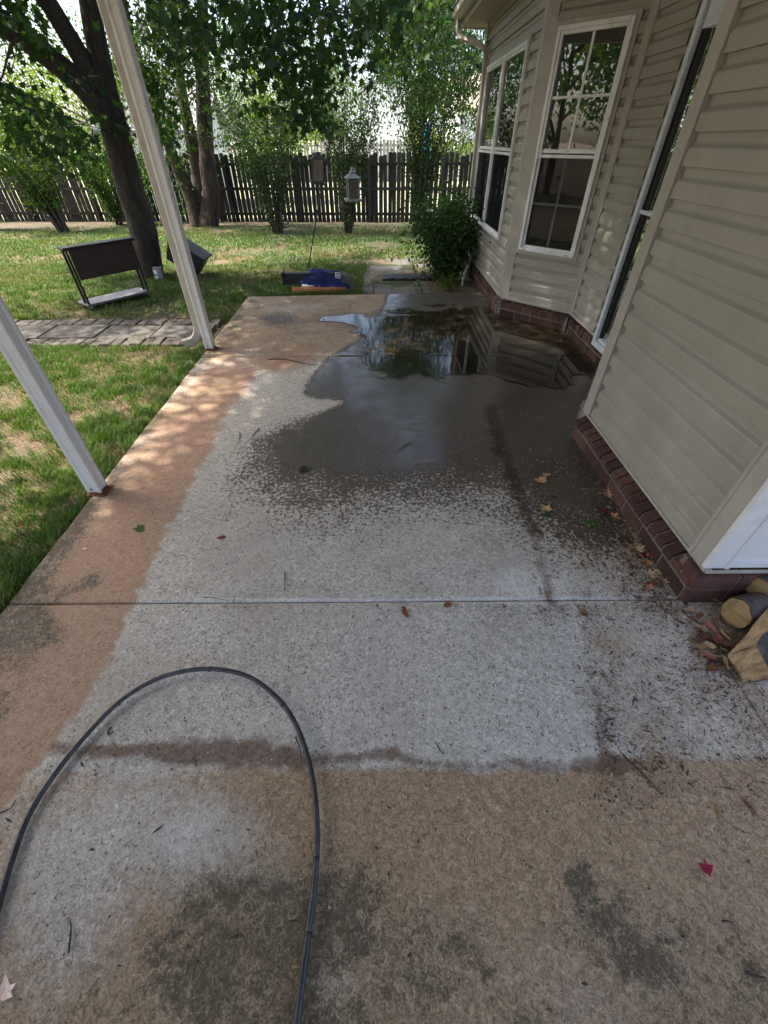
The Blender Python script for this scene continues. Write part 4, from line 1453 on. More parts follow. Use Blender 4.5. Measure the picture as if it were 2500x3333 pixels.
keep_ = (pip(uu, vv, CLEAR) < 0) | (mp_[:, 1] > 8.3) | (NR.uniform(0, 1, len(mp_)) < 0.10)
maple.pts = [mp_[keep_]]
maple.finish(0.092, MAPLE, G_DARK, 0.55, 0.55, 3)

# added maple, out of view left of the patio, placed to shade the near slab
sb = np.array([-3.9, -1.6, -0.03])
shade = Tree("maple_tree", sb, "unseen maple added left of the near slab to shade it", "tree", M_BARK)
shade.limb([sb + (0, 0, -0.2), sb + (0, 0, 1.2), sb + (0.05, 0.05, 2.4)], 0.2, 0.15, 12, 0.03)
for k_, (dx_, dy_, dz_) in enumerate(((1.3, 0.6, 4.3), (0.5, 2.2, 4.6), (0.9, 3.4, 5.2), (0.2, -1.2, 4.8), (1.5, 1.7, 4.0), (1.0, 1.4, 6.0), (0.2, 0.6, 5.0), (1.5, -0.6, 4.2), (0.4, 2.9, 6.0), (0.9, 2.4, 5.0), (1.2, 3.0, 4.4))):
    L_ = shade.limb([sb + (0.03, 0.03, 2.2), sb + (dx_ * 0.4, dy_ * 0.4, dz_ * 0.75), sb + (dx_, dy_, dz_)], 0.08, 0.015, 7)
    shade.sprout(L_, 15, 1.25, 0.02, 1, 0.25, 0.2, 17, 0.16, 0.3)
cr_ = np.random.default_rng(46)
v_ = cr_.normal(size=(44, 3))  # clumps added to thicken this tree's shade on the near slab
v_ /= np.linalg.norm(v_, axis=1, keepdims=True)
v_ = v_ * cr_.uniform(0.15, 1.0, (44, 1)) ** 0.5 * np.array([1.1, 1.5, 0.9]) + np.array([-3.9, 1.0, 4.3])
for c_ in v_:
    shade.clump(c_, (0.7, 0.7, 0.4), 150, cr_)
shade.finish(0.125, MAPLE, G_DARK, 0.55, 0.55, 4)

# the birch clump --------------------------------------------------------
bb = at_ground(658, 738)
birch = Tree("river_birch", bb, "multi-stemmed birch with dark peeling bark in front of the fence", "tree", M_BIRCH)


def pic_path(pts, y):
    return [at_y(px, py, yy) for (px, py), yy in zip(pts, y)]


st3 = birch.limb([bb + (0.10, 0, -0.2)] + pic_path([(688, 640), (676, 540), (662, 325), (656, 160), (660, 0), (640, -300), (600, -700)], [16.6, 16.6, 16.6, 16.5, 16.4, 16.0, 15.4]), 0.33, 0.06, 12, 0.06, 0.9)
st2 = birch.limb([bb + (-0.05, 0.1, -0.2)] + pic_path([(650, 600), (634, 500), (612, 405), (590, 280), (578, 150), (560, 0), (520, -350)], [16.8, 16.8, 16.8, 16.9, 16.9, 17, 17]), 0.27, 0.05, 12, 0.06, 0.9)
st1 = birch.limb([bb + (-0.12, -0.05, -0.2)] + pic_path([(620, 640), (585, 560), (548, 470), (500, 330), (440, 150), (380, -100)], [16.5, 16.4, 16.2, 16.0, 15.7, 15.4]), 0.25, 0.05, 12, 0.06, 0.9)
for s_ in (st1, st2, st3):
    birch.sprout(s_, 22, 1.9, 0.02, 1, 0.2, 0.45, 9, 0.16, 0.45)
cr_ = np.random.default_rng(45)
v_ = cr_.normal(size=(260, 3))  # leaf clumps added above the view to shade the back of the yard
v_ /= np.linalg.norm(v_, axis=1, keepdims=True)
v_ = v_ * cr_.uniform(0.15, 1.0, (260, 1)) ** 0.5 * np.array([4.6, 3.4, 2.2]) + np.array([-5.0, 15.4, 7.6])
for c_ in v_:
    birch.clump(c_, (1.0, 1.0, 0.5), 95, cr_)
spray_fill(birch, [(330, 150), (500, 120), (560, 220), (520, 330), (480, 250), (420, 200), (350, 240)], 34, 15.5, 18, 24, 0.24, 0.9)
spray_fill(birch, [(350, 330), (400, 330), (420, 440), (380, 460), (350, 400)], 12, 16, 16.4, 20, 0.12)
birch.finish(0.095, DIAM, G_MID, 0.6, 0.4, 5)

# fine-leaved tree hanging in from the right ------------------------------
wb = np.array([3.6, 13.2, float(tz(13.2))])
willow = Tree("willow_oak", wb, "fine-leaved tree with drooping twigs behind the corner of the house", "tree", M_BARK)
wt = willow.limb([wb + (0, 0, -0.2), wb + (0.05, 0, 1.5), wb + (-0.1, 0.1, 3.0), wb + (-0.2, 0.2, 5.0), wb + (-0.3, 0.4, 7.5)], 0.2, 0.05, 10, 0.03)
wls = [willow.limb([wb + (-0.05, 0, 2.2), wb + (-1.0, 0.2, 2.9), wb + (-2.2, 0.1, 3.6), wb + (-3.8, -0.2, 4.4)], 0.06, 0.012, 6),
       willow.limb([wb + (-0.1, 0, 3.2), wb + (-0.9, -0.4, 4.2), wb + (-2.0, -0.8, 5.2), wb + (-3.2, -1.0, 6.0)], 0.06, 0.012, 6),
       willow.limb([wb + (-0.1, 0.1, 2.8), wb + (-0.9, 0.8, 3.2), wb + (-2.4, 1.4, 3.4), wb + (-4.2, 1.6, 3.6)], 0.05, 0.012, 6)]
for w_ in wls:
    willow.sprout(w_, 12, 1.2, 0.010, 1, 0.0, 0.45, 8, 0.10, 0.2)
spray_fill(willow, [(790, -40), (1040, -40), (1045, 330), (985, 300), (930, 210), (860, 230), (800, 120)], 190, 11.0, 15, 27, 0.15, 0.8)
spray_fill(willow, [(780, -40), (1000, -40), (990, 120), (850, 130)], 110, 9.5, 12, 30, 0.14, 0.8)
willow.finish(0.13, NARROW * np.array([1.6, 1]), G_DARK + G_MID[:1], 0.7, 0.25, 8)


# shrubs along the fence ---------------------------------------------------
def shrub(name, base, h, w, stems, n_leaf, label, cols, seed, size=0.075, lean=(0, 0), bare=0.25, group=None, shape=DIAM, stem_r=0.02, cat="shrub"):
    rng = np.random.default_rng(seed)
    t = Tree(name, base, label, cat, M_STEM, group)
    base = np.array(base, float)
    for i in range(stems):
        a = rng.uniform(0, 2 * math.pi)
        r = w * math.sqrt(rng.uniform(0.02, 1))
        hh = h * rng.uniform(0.7, 1.05)
        b0 = base + np.array([math.cos(a), math.sin(a), 0]) * 0.10 * rng.uniform(0.2, 1.2) + (0, 0, -0.08)
        tip = base + np.array([math.cos(a) * r + lean[0], math.sin(a) * r + lean[1], hh])
        mid = b0 * 0.5 + tip * 0.5 + np.array([rng.normal() * 0.05, rng.normal() * 0.05, 0.05]) - np.array([math.cos(a), math.sin(a), 0]) * r * 0.18
        path = t.limb([b0, mid, tip], stem_r * rng.uniform(0.7, 1.3), 0.004, 5)
        m = int(n_leaf / stems)
        tt = np.clip(rng.beta(1.9, 1.0, m), bare * 0.5, 1)[:, None]
        idx_ = tt * (len(path) - 1.001)
        ii = idx_.astype(int)[:, 0]
        q = path[ii] + (path[ii + 1] - path[ii]) * (idx_ - ii[:, None])
        t.pts.append(q + rng.normal(size=(m, 3)) * np.array([0.15, 0.15, 0.12]) * (0.35 + 0.9 * tt) * rng.choice([0.6, 1.5], (m, 1)))
    return t.finish(size, shape, cols, 0.35, 0.45, seed, wood_name="stems")


shrub("tall_shrub", at_ground(906, 760), 2.7, 1.25, 22, 6000, "tall leafy shrub left of the hanging bird feeders", G_DARK, 21, group="shrubs along the fence", lean=(0.0, 0.2))
shrub("tall_shrub", at_ground(1134, 762), 3.3, 1.15, 20, 5400, "tall leafy shrub directly behind the lower bird feeder", G_DARK, 22, group="shrubs along the fence", lean=(0.15, 0.2))
shrub("tall_shrub", at_ground(1359, 760), 4.1, 1.3, 32, 8000, "tall many-stemmed shrub between the feeders and the house", G_DARK, 23, group="shrubs along the fence", lean=(0.2, 0.1))
shrub("tall_shrub", at_ground(212, 756), 3.0, 1.7, 24, 13000, "broad shrub with slanting bare stems beyond the cart", G_LIME + G_MID, 24, lean=(-0.75, 0), group="shrubs along the fence", bare=0.6, stem_r=0.03)
shrub("tall_shrub", at_ground(440, 735) + np.array([0, 0.8, 0]), 2.4, 1.0, 14, 6500, "dark shrub behind the maple trunk by the fence", G_DARK, 25, group="shrubs along the fence")
shrub("tall_shrub", at_ground(-20, 748), 3.4, 1.6, 16, 9000, "broad pale green shrub at the left end of the fence", G_LIME, 26, group="shrubs along the fence", stem_r=0.05)
shrub("tall_shrub", at_ground(345, 740) + np.array([0, 0.9, 0]), 2.3, 1.1, 14, 6500, "leafy green shrub between the slanting stems and the maple trunk", G_MID, 29, group="shrubs along the fence")
shrub("foundation_bush", (1.02, 7.35, float(tz(7.35))), 0.92, 0.50, 46, 7800, "dense round dark green bush against the bay window wall", G_DARK, 27, size=0.06, bare=0.05, cat="bush")
shrub("foundation_bush", (1.15, 8.5, float(tz(8.5))), 1.0, 0.5, 26, 4200, "second dark bush behind the round one below the downspout", G_DARK, 28, size=0.06, bare=0.05, cat="bush")

# trees beyond the fence ----------------------------------------------------
FT = [(-16, 24, 6.5, 3.0, G_LIME, "bright green tree beyond the left end of the fence"), (-11.5, 23, 5.0, 2.4, G_LIME, "bright green tree beyond the fence left of the birch"),
      (-4.6, 24.5, 4.2, 1.5, G_LIME, "lime green small tree beyond the fence right of the birch"), (-3.4, 36, 6.0, 2.6, G_MID, "round green tree beyond the grey fence at centre"),
      (3.0, 27, 4.4, 1.9, G_LIME, "lime green tree near the white garden arch"), (-22, 34, 9, 4.5, G_MID, "tall green tree far off at the left"),
      (8.5, 38, 7.0, 3.5, G_MID, "green tree far off behind the peach roof"), (-9, 44, 9, 4, G_MID, "tall green tree far behind the white house"),
      (-13.5, 0.4, 7, 3.3, G_MID, "tree on the left lawn mirrored in the bay window"), (-19, -4.5, 8, 3.6, G_MID, "farther tree past the left lawn mirrored in the bay window"), (-19, 5, 7, 3.2, G_MID, "tree past the left lawn mirrored in the sliding door")]
for i, (x, y, h, w, cols, lab) in enumerate(FT):
    b = np.array([x, y, float(tz(y))])
    t = Tree("garden_tree", b, lab, "tree", M_BARK, "trees beyond the fence")
    rng = np.random.default_rng(60 + i)
    tr_ = t.limb([b + (0, 0, -0.2), b + (0.1, 0, h * 0.3), b + (0, 0.1, h * 0.75)], 0.05 * w, 0.02, 8)
    for k in range(10):
        a = rng.uniform(0, 6.28)
        s0 = tr_[int(len(tr_) * rng.uniform(0.35, 0.9))]
        t.limb([s0, s0 + np.array([math.cos(a) * w * 0.4, math.sin(a) * w * 0.4, 0.3 * h * rng.uniform(0.2, 0.7)]), s0 + np.array([math.cos(a) * w * 0.8, math.sin(a) * w * 0.8, 0.3 * h * rng.uniform(0.2, 1.0)])], 0.02 * w, 0.008, 5)
    for k in range(34 if i < 8 else 34):
        v = rng.normal(size=3)
        v /= np.linalg.norm(v)
        rr = rng.uniform(0.55, 1.0)
        c = b + np.array([v[0] * w * rr, v[1] * w * rr, h * 0.6 + v[2] * h * 0.42 * rr])
        t.clump(c, np.array([0.32, 0.32, 0.26]) * w, 150, rng)
    t.finish(0.13 + 0.02 * (y - 24) / 6 if i < 8 else 0.22, DIAM, cols, 0.4, 0.4, 80 + i)

# ------------------------------------------------------------------ neighbours
M_WHITEWALL = plain("white_house_siding", (0.80, 0.82, 0.84), 0.6, 0.05, 2)
M_ROOFGREY = plain("grey_shingles", (0.22, 0.22, 0.23), 0.9, 0.2, 6)
M_ROOFPEACH = plain("pale_peach_roof", (0.62, 0.50, 0.42), 0.85, 0.12, 4)
M_DARKGLASS = plain("dark_window_glass", (0.03, 0.035, 0.04), 0.1, 0.2)


def gable(name, x0, x1, y0, y1, h, rise, wall_m, roof_m, label, axis='x', wins=(), lap=False):
    z = float(tz((y0 + y1) / 2)) - 0.1
    r = empty(name, ((x0 + x1) / 2, (y0 + y1) / 2, z))
    tag(r, label, "house")
    hx, hy = (x1 - x0) / 2, (y1 - y0) / 2
    mb = MB().box(-hx, hx, -hy, hy, 0, h)
    e = 0.3
    if axis == 'x':
        mb.add([(-hx, -hy, h), (-hx, hy, h), (-hx, 0, h + rise), (hx, -hy, h), (hx, hy, h), (hx, 0, h + rise)], [(0, 2, 1), (3, 4, 5)])
        rf_ = MB().add([(-hx - e, -hy - e, h - 0.1), (hx + e, -hy - e, h - 0.1), (hx + e, 0, h + rise + 0.05), (-hx - e, 0, h + rise + 0.05), (-hx - e, hy + e, h - 0.1), (hx + e, hy + e, h - 0.1),
                        (-hx - e, -hy - e, h), (hx + e, -hy - e, h), (hx + e, 0, h + rise + 0.17), (-hx - e, 0, h + rise + 0.17), (-hx - e, hy + e, h), (hx + e, hy + e, h)],
                       [(0, 1, 2, 3), (3, 2, 5, 4), (6, 9, 8, 7), (9, 10, 11, 8), (0, 6, 7, 1), (4, 5, 11, 10), (1, 7, 8, 2), (2, 8, 11, 5), (0, 3, 9, 6), (3, 4, 10, 9)])
    else:
        mb.add([(-hx, -hy, h), (hx, -hy, h), (0, -hy, h + rise), (-hx, hy, h), (hx, hy, h), (0, hy, h + rise)], [(0, 1, 2), (3, 5, 4)])
        rf_ = MB().add([(-hx - e, -hy - e, h - 0.1), (-hx - e, hy + e, h - 0.1), (0, hy + e, h + rise + 0.05), (0, -hy - e, h + rise + 0.05), (hx + e, -hy - e, h - 0.1), (hx + e, hy + e, h - 0.1),
                        (-hx - e, -hy - e, h), (-hx - e, hy + e, h), (0, hy + e, h + rise + 0.17), (0, -hy - e, h + rise + 0.17), (hx + e, -hy - e, h), (hx + e, hy + e, h)],
                       [(0, 1, 2, 3), (3, 2, 5, 4), (6, 9, 8, 7), (9, 10, 11, 8), (0, 6, 7, 1), (4, 5, 11, 10), (1, 7, 8, 2), (2, 8, 11, 5), (0, 3, 9, 6), (3, 4, 10, 9)])
    wall_o = mb.build("wall", wall_m, r)
    rf_.build("roof", roof_m, r)
    for wx, wz, ww, wh in wins:
        wi = MB().box(wx - ww / 2, wx + ww / 2, -hy - 0.05, -hy + 0.02, wz - wh / 2, wz + wh / 2).build("window", M_WINFRAME, r)
        for a in (0, 1):
            for b in (0, 1, 2):
                px0, pz0 = wx - ww / 2 + 0.05 + a * (ww - 0.06) / 2, wz - wh / 2 + 0.05 + b * (wh - 0.07) / 3
                MB().box(px0, px0 + (ww - 0.06) / 2 - 0.05, -hy - 0.056, -hy - 0.051, pz0, pz0 + (wh - 0.07) / 3 - 0.05).build("pane", M_DARKGLASS, wi)
    return r


gable("white_shed", -10.6, -6.8, 21.6, 24.6, 2.5, 0.9, M_WHITEWALL, M_ROOFGREY, "white shed with a gridded window behind the birch stems", 'x', [(-0.2, 1.75, 0.75, 1.0)])
gable("far_house", -3.2, 6.0, 52, 60, 3.6, 2.6, M_WHITEWALL, M_ROOFGREY, "distant white house with a grey gable roof at centre", 'y', [(1.2, 3.6, 0.7, 0.9)])
gable("peach_roof_house", 4.6, 15, 33, 41, 3.1, 1.5, M_WHITEWALL, M_ROOFPEACH, "distant white house with a pale peach roof beyond the fence", 'x')
# garden arch and a closed blue umbrella seen over the fence
M_WHITEPAINT = plain("white_paint", (0.82, 0.82, 0.82), 0.5, 0.04)
ab = np.array([4.9, 24.0, float(tz(24.0))])
arch = empty("garden_arch", tuple(ab))
tag(arch, "white pointed garden arch standing beyond the fence near the house", "arch")
ap = [(-0.55, 0, 0), (-0.55, 0, 1.5), (-0.40, 0, 2.1), (0, 0, 2.45), (0.40, 0, 2.1), (0.55, 0, 1.5), (0.55, 0, 0)]
for dy in (-0.3, 0.3):
    MB().tube([(x, dy, z) for x, _, z in ap], 0.05, 6).build("hoop", M_WHITEPAINT, arch)
for k in range(6):
    x = -0.5 + 0.2 * k
    MB().box(x - 0.07, x + 0.07, 0.26, 0.30, 0, 2.0 - abs(x) * 0.9 + 0.3).build("slat", M_WHITEPAINT, arch)
ub = at_y(1390, 470, 22.0)
umb = empty("closed_umbrella", (ub[0], ub[1], float(tz(22.0))))
tag(umb, "closed bright blue garden umbrella standing beyond the fence", "umbrella")
zt_ = float(at_y(1395, 392, 22.0)[2] - tz(22.0))
MB().lathe((0, 0, 0), [(0.02, 0), (0.02, zt_ + 0.1)], 8).build("pole", M_WHITEPAINT, umb)
prof = [(0.13, zt_ - 1.25), (0.17, zt_ - 1.0), (0.12, zt_ - 0.55), (0.13, zt_ - 0.25), (0.03, zt_)]
MB().lathe((0, 0, 0), prof, 14).build("canopy", plain("blue_canvas", (0.0, 0.22, 0.42), 0.8, 0.2), umb)
# overhead wires
for k, (y_, z0_, z1_) in enumerate(((42, 6.2, 5.9), (43, 5.2, 5.0))):
    pts = [(-30 + 6 * i, y_, z0_ + (z1_ - z0_) * i / 11 - 0.5 * math.sin(math.pi * i / 11)) for i in range(12)]
    tag(MB().tube(pts, 0.018, 4).build("overhead_wire", M_BLACK), ("upper" if k == 0 else "lower") + " dark overhead wire crossing the sky beyond the fence", "wire", "overhead wires")

# ------------------------------------------------------------------ paved paths
PR = random.Random(3)
M_PAVER = plain("weathered_paver", (0.085, 0.075, 0.064), 0.9, 0.25, 9, 0.5, 70, 0.004, dirt=(0.05, 0.055, 0.03), dirt_amt=0.6, per_object=0.18)
M_PAVER_BRICK = plain("weathered_path_brick", (0.092, 0.074, 0.062), 0.9, 0.25, 14, 0.5, 90, 0.004, dirt=(0.05, 0.055, 0.03), dirt_amt=0.6, per_object=0.25)
M_DARKPAVER = plain("damp_paver", (0.13, 0.115, 0.095), 0.8, 0.3, 9, 0.5, 70, 0.004, dirt=(0.03, 0.03, 0.02), dirt_amt=0.6, per_object=0.2)


def chip_mesh(name, w, d, h, mat):
    b = 0.006
    x, y = w / 2, d / 2
    mb = MB()
    mb.add([(-x, -y, -h), (x, -y, -h), (x, y, -h), (-x, y, -h), (-x, -y, -b), (x, -y, -b), (x, y, -b), (-x, y, -b), (-x + b, -y + b, 0), (x - b, -y + b, 0), (x - b, y - b, 0), (-x + b, y - b, 0)],
           [(0, 1, 5, 4), (1, 2, 6, 5), (2, 3, 7, 6), (3, 0, 4, 7), (4, 5, 9, 8), (5, 6, 10, 9), (6, 7, 11, 10), (7, 4, 8, 11), (8, 9, 10, 11)])
    return mb.mesh(name, mat)


path1 = empty("brick_path", (-1.9, 4.86, -0.004))
tag(path1, kind="structure")
m_big = chip_mesh("paving_stone", 0.60, 0.40, 0.05, M_PAVER)
m_br = chip_mesh("brick", 0.098, 0.20, 0.05, M_PAVER_BRICK)
m_br2 = chip_mesh("brick", 0.20, 0.098, 0.05, M_PAVER_BRICK)
for i in range(8):
    part("paving_stone", m_big, path1, (-0.34 - i * 0.615, 0.03 + PR.uniform(-0.01, 0.01), PR.uniform(-0.004, 0.006)), (PR.uniform(-0.015, 0.015), PR.uniform(-0.01, 0.01), PR.uniform(-0.02, 0.02)))
for i in range(47):
    x = -0.08 - i * 0.106
    for yy in (-0.29, 0.35):
        if PR.random() < 0.93:
            part("brick", m_br, path1, (x, yy + PR.uniform(-0.008, 0.008), PR.uniform(-0.008, 0.006)), (PR.uniform(-0.03, 0.03), PR.uniform(-0.03, 0.03), PR.uniform(-0.05, 0.05)))
path2 = empty("brick_path", (0.2, 6.7, -0.03))
tag(path2, kind="structure")
m_big2 = chip_mesh("paving_stone", 0.60, 0.44, 0.05, M_DARKPAVER)
m_bd = chip_mesh("brick", 0.098, 0.20, 0.05, M_DARKPAVER)
yy = 0.0
for i in range(7):
    y_ = 6.66 + i * 0.46
    zz = float(tz(y_)) + 0.004
    if y_ < 9.6:
        part("paving_stone", m_big2, path2, (0.0 if i < 3 else -0.12, y_ - 6.7, zz + 0.03 + PR.uniform(-0.004, 0.006)), (-0.04, PR.uniform(-0.01, 0.01), PR.uniform(-0.02, 0.02)))
        if i >= 3:
            part("paving_stone", m_big2, path2, (0.49, y_ - 6.7, zz + 0.03 + PR.uniform(-0.004, 0.006)), (-0.04, PR.uniform(-0.01, 0.01), PR.uniform(-0.02, 0.02)))
for i in range(13):
    y_ = 6.54 + i * 0.108
    for x in (-0.42, 0.40):
        part("brick", m_bd, path2, (x, y_ - 6.7, float(tz(y_)) + 0.036 + PR.uniform(-0.006, 0.006)), (PR.uniform(-0.03, 0.03), PR.uniform(-0.03, 0.03), R(90) + PR.uniform(-0.05, 0.05)))
mat_ = MB()
for k in range(12):
    x0_ = 0.02 + k * 0.066
    mat_.box(x0_, x0_ + 0.06, 7.30, 7.60, float(tz(7.45)) + 0.012, float(tz(7.45)) + 0.045 + 0.006 * (k % 3))
mat_.box(0.02, 0.81, 7.305, 7.595, float(tz(7.45)) + 0.01, float(tz(7.45)) + 0.03)
tag(mat_.build("rubber_mat", M_BLACK_PLASTIC), "black ribbed rubber mat lying across the damp paving stones", "mat")

# ------------------------------------------------------------------ rolling cart on the lawn
cx, cy = -3.70, 5.69
ca = math.atan2(6.35 - 5.69, -3.21 + 3.70)
cart = empty("rolling_cart", (cx, cy, float(tz(cy))), ca)
tag(cart, "black framed rolling cart with a dark brown hanging panel on the lawn", "cart")
W_, D_, H_ = 0.82, 0.34, 0.70
M_BROWNPANEL = plain("dark_brown_laminate", (0.045, 0.028, 0.026), 0.5, 0.2, 6, 0.2, 40, 0.002, stretch=(0.4, 1, 4))
M_GREYSHELF = plain("grey_laminate_shelf", (0.17, 0.16, 0.15), 0.5, 0.15, 6)
for x in (0.012, W_ - 0.012):
    for y in (0.02, 0.115):
        MB().box(x - 0.012, x + 0.012, y - 0.012, y + 0.012, 0.055, H_ - 0.028).build("leg", M_BLACK, cart)
MB().box(-0.03, W_ + 0.03, -0.02, 0.13, H_ - 0.026, H_).build("tabletop", M_BROWNPANEL, cart, 0.004)
MB().box(-0.031, W_ + 0.031, -0.024, -0.0205, H_ - 0.03, H_ - 0.001).build("edge_band", M_BLACK, cart)
MB().box(0.026, W_ - 0.026, -0.012, 0.004, H_ - 0.345, H_ - 0.031).build("hanging_panel", M_BROWNPANEL, cart, 0.004)
MB().box(-0.01, W_ + 0.01, -0.005, D_ - 0.05, 0.06, 0.085).build("shelf", M_GREYSHELF, cart, 0.003)
for x in (0.03, W_ - 0.03):
    for y in (0.03, D_ - 0.09):
        c_ = MB().box(x - 0.012, x + 0.012, y - 0.018, y + 0.018, 0.035, 0.06).build("caster", plain("caster_steel", (0.35, 0.35, 0.35), 0.4), cart)
        w_m = MB().lathe((0, 0, 0), [(0.02, -0.009), (0.026, -0.006), (0.026, 0.006), (0.02, 0.009)], 12).build("wheel", M_BLACK_PLASTIC, c_)
        w_m.matrix_local = Matrix.Translation((x, y + 0.01, 0.026)) @ Matrix.Rotation(R(90), 4, 'Y')

# ------------------------------------------------------------------ black bin and outlet box at the maple's foot
bz = float(tz(7.9))
binb = empty("plastic_tote", (-3.20, 7.78, bz))
tag(binb, "black plastic tote tipped against the foot of the maple trunk", "tote")
bt = MB()
lo, hi = [(-0.23, -0.17), (0.23, -0.17), (0.23, 0.17), (-0.23, 0.17)], [(-0.27, -0.20), (0.27, -0.20), (0.27, 0.20), (-0.27, 0.20)]
bt.add([(x, y, 0) for x, y in lo] + [(x, y, 0.30) for x, y in hi], [(3, 2, 1, 0), (4, 5, 6, 7)] + [(i, (i + 1) % 4, 4 + (i + 1) % 4, 4 + i) for i in range(4)])
tilt = Matrix.Translation((-0.02, 0.0, 0.17)) @ Matrix.Rotation(R(33), 4, 'Y')
b1 = bt.build("tub", M_BLACK_PLASTIC, binb, 0.012)
b1.matrix_local = tilt
b2 = MB().box(-0.29, 0.29, -0.22, 0.22, 0.302, 0.335).build("lid", M_BLACK_PLASTIC, binb, 0.01)
b2.matrix_local = tilt
b3 = MB().tube([(-0.31, -0.07, 0.29), (-0.335, -0.05, 0.30), (-0.335, 0.05, 0.30), (-0.31, 0.07, 0.29)], 0.012, 6).build("handle", M_BLACK_PLASTIC, binb)
b3.matrix_local = tilt
ob = empty("outlet_box", (-3.52, 7.42, float(tz(7.42))))
tag(ob, "small grey outdoor outlet box with white sockets at the maple's foot", "outlet box")
MB().box(-0.055, 0.075, -0.03, 0.04, 0.0, 0.20).build("box", M_GREYBOX, ob, 0.005)
for z in (0.055, 0.135):
    MB().box(-0.05, 0.005, -0.036, -0.031, z - 0.03, z + 0.03).build("socket", M_WHITEPAINT, ob, 0.002)

# ------------------------------------------------------------------ bird feeders on a shepherd's hook
hb = at_ground(987, 918)
hook = empty("shepherd_hook", tuple(hb))
tag(hook, "tall black leaning shepherd's hook pole with two curled arms", "hook")
top = np.array([-0.655, 7.40, 1.62]) - hb
stem = catmull(np.array([(0, 0, -0.15), tuple(top * 0.5 + (0.012, 0, 0)), tuple(top), tuple(top + (0.05, 0, 0.09))]), 6)
MB().tube(stem, 0.0085, 8).build("pole", M_BLACK, hook)


def arm(tip, h):
    tip = np.array(tip) - hb
    m = (top + tip) / 2
    pts = [top + (0.02, 0, 0.03), top * 0.72 + tip * 0.28 + (0, 0, h * 0.85), m + (0, 0, h), top * 0.2 + tip * 0.8 + (0, 0, h * 0.8), tip + (0, 0, 0.0), tip + (0.012, 0, -0.035), tip + (0.035, 0, -0.03), tip + (0.04, 0, 0.0)]
    MB().tube(catmull(np.array(pts), 5), 0.006, 6).build("arm", M_BLACK, hook)


arm((-0.86, 7.36, 1.58), 0.12)
arm((-0.425, 7.40, 1.60), 0.12)
M_FEED = plain("weathered_pale_metal", (0.42, 0.43, 0.43), 0.6, 0.2, 20, dirt=(0.15, 0.14, 0.12))
M_FEEDDARK = plain("dark_bronze_metal", (0.07, 0.065, 0.06), 0.55, 0.3, 20)
M_SEED = plain("bird_seed_dust", (0.36, 0.34, 0.31), 0.95, 0.3, 25, dirt=(0.1, 0.08, 0.06))


def feeder(loc, label, mat, w, h, tilt_, finial):
    f = empty("bird_feeder", loc)
    f.rotation_euler = (0, tilt_, R(12))
    tag(f, label, "bird feeder", "lantern bird feeders on the hook")
    MB().lathe((0, 0, 0), [(0.004, 0.0), (0.004, -0.05)], 6).build("hanger", M_BLACK, f)
    z = -0.05
    prof_ = [(0.012, z), (0.028, z - 0.012), (0.02, z - 0.03), (0.045, z - 0.045), (0.05, z - 0.055)] if finial else [(0.012, z - 0.02), (0.03, z - 0.03), (0.032, z - 0.04)]
    zr = prof_[-1][1]
    MB().lathe((0, 0, 0), [(r, a) for r, a in reversed(prof_)], 10).build("cap", mat, f)
    MB().lathe((0, 0, 0), [(w * 1.05, zr - 0.062), (w * 1.02, zr - 0.055), (0.03, zr)], 4, False, R(45)).build("roof", mat, f)
    zb_ = zr - 0.06 - h
    s = w * 0.56
    for sx, sy in ((-1, -1), (1, -1), (1, 1), (-1, 1)):
        MB().box(sx * s - 0.006, sx * s + 0.006, sy * s - 0.006, sy * s + 0.006, zb_, zr - 0.056).build("corner_bar", mat, f)
    for k in range(4):
        a = k * math.pi / 2
        g_ = MB().add([(-s + 0.006, -s, zb_ + 0.008), (s - 0.006, -s, zb_ + 0.008), (s - 0.006, -s, zr - 0.06), (-s + 0.006, -s, zr - 0.06)], [(0, 1, 2, 3)]).build("pane", M_FEEDER_GLASS, f)
        g_.rotation_euler = (0, 0, a)
    MB().box(-s + 0.008, s - 0.008, -s + 0.008, s - 0.008, zb_ + 0.006, zb_ + h * 0.86).build("seed", M_SEED, f)
    MB().box(-w * 0.86, w * 0.86, -w * 0.86, w * 0.86, zb_ - 0.016, zb_).box(-w * 0.78, w * 0.78, -w * 0.78, w * 0.78, zb_ - 0.030, zb_ - 0.0165).build("tray", mat, f, 0.003)
    return f


feeder((-0.835, 7.36, 1.55), "hanging bird feeder with a dark tray and plain hipped roof, left on the hook", M_FEEDDARK, 0.125, 0.235, 0.09, False)
feeder((-0.392, 7.40, 1.37), "pale lantern-shaped bird feeder with a finial, lower and right on the hook", M_FEED, 0.135, 0.23, 0.0, True)
chain = MB().tube([(-0.392, 7.40, 1.365), (-0.392, 7.40, 1.58)], 0.003, 5).build("feeder_chain", M_BLACK)
tag(chain, "thin dark chain holding the lower pale bird feeder", "chain")

# ------------------------------------------------------------------ bundle at the far edge of the slab
M_BLUECLOTH = plain("royal_blue_cloth", (0.005, 0.013, 0.10), 0.8, 0.35, 9, 0.5, 25, 0.01)
cr = random.Random(9)
bund = empty("folded_canopy", (-0.95, 6.72, -0.03))
tag(bund, "folded black canopy frame half covered by a royal blue cloth bag", "canopy")
for k, (y_, z_) in enumerate(((-0.06, 0.10), (-0.02, 0.10), (0.03, 0.10), (-0.06, 0.155), (-0.02, 0.16), (0.03, 0.155), (-0.05, 0.205), (0.0, 0.205))):
    MB().box(-0.46 + cr.uniform(-0.01, 0.01), 0.38, y_ - 0.016, y_ + 0.016, z_ - 0.018, z_ + 0.018).build("leg_tube", M_BLACK, bund, 0.003)
MB().box(-0.47, -0.435, -0.085, 0.055, 0.075, 0.235).build("end_block", M_BLACK_PLASTIC, bund, 0.008)
nu, nv = 30, 20
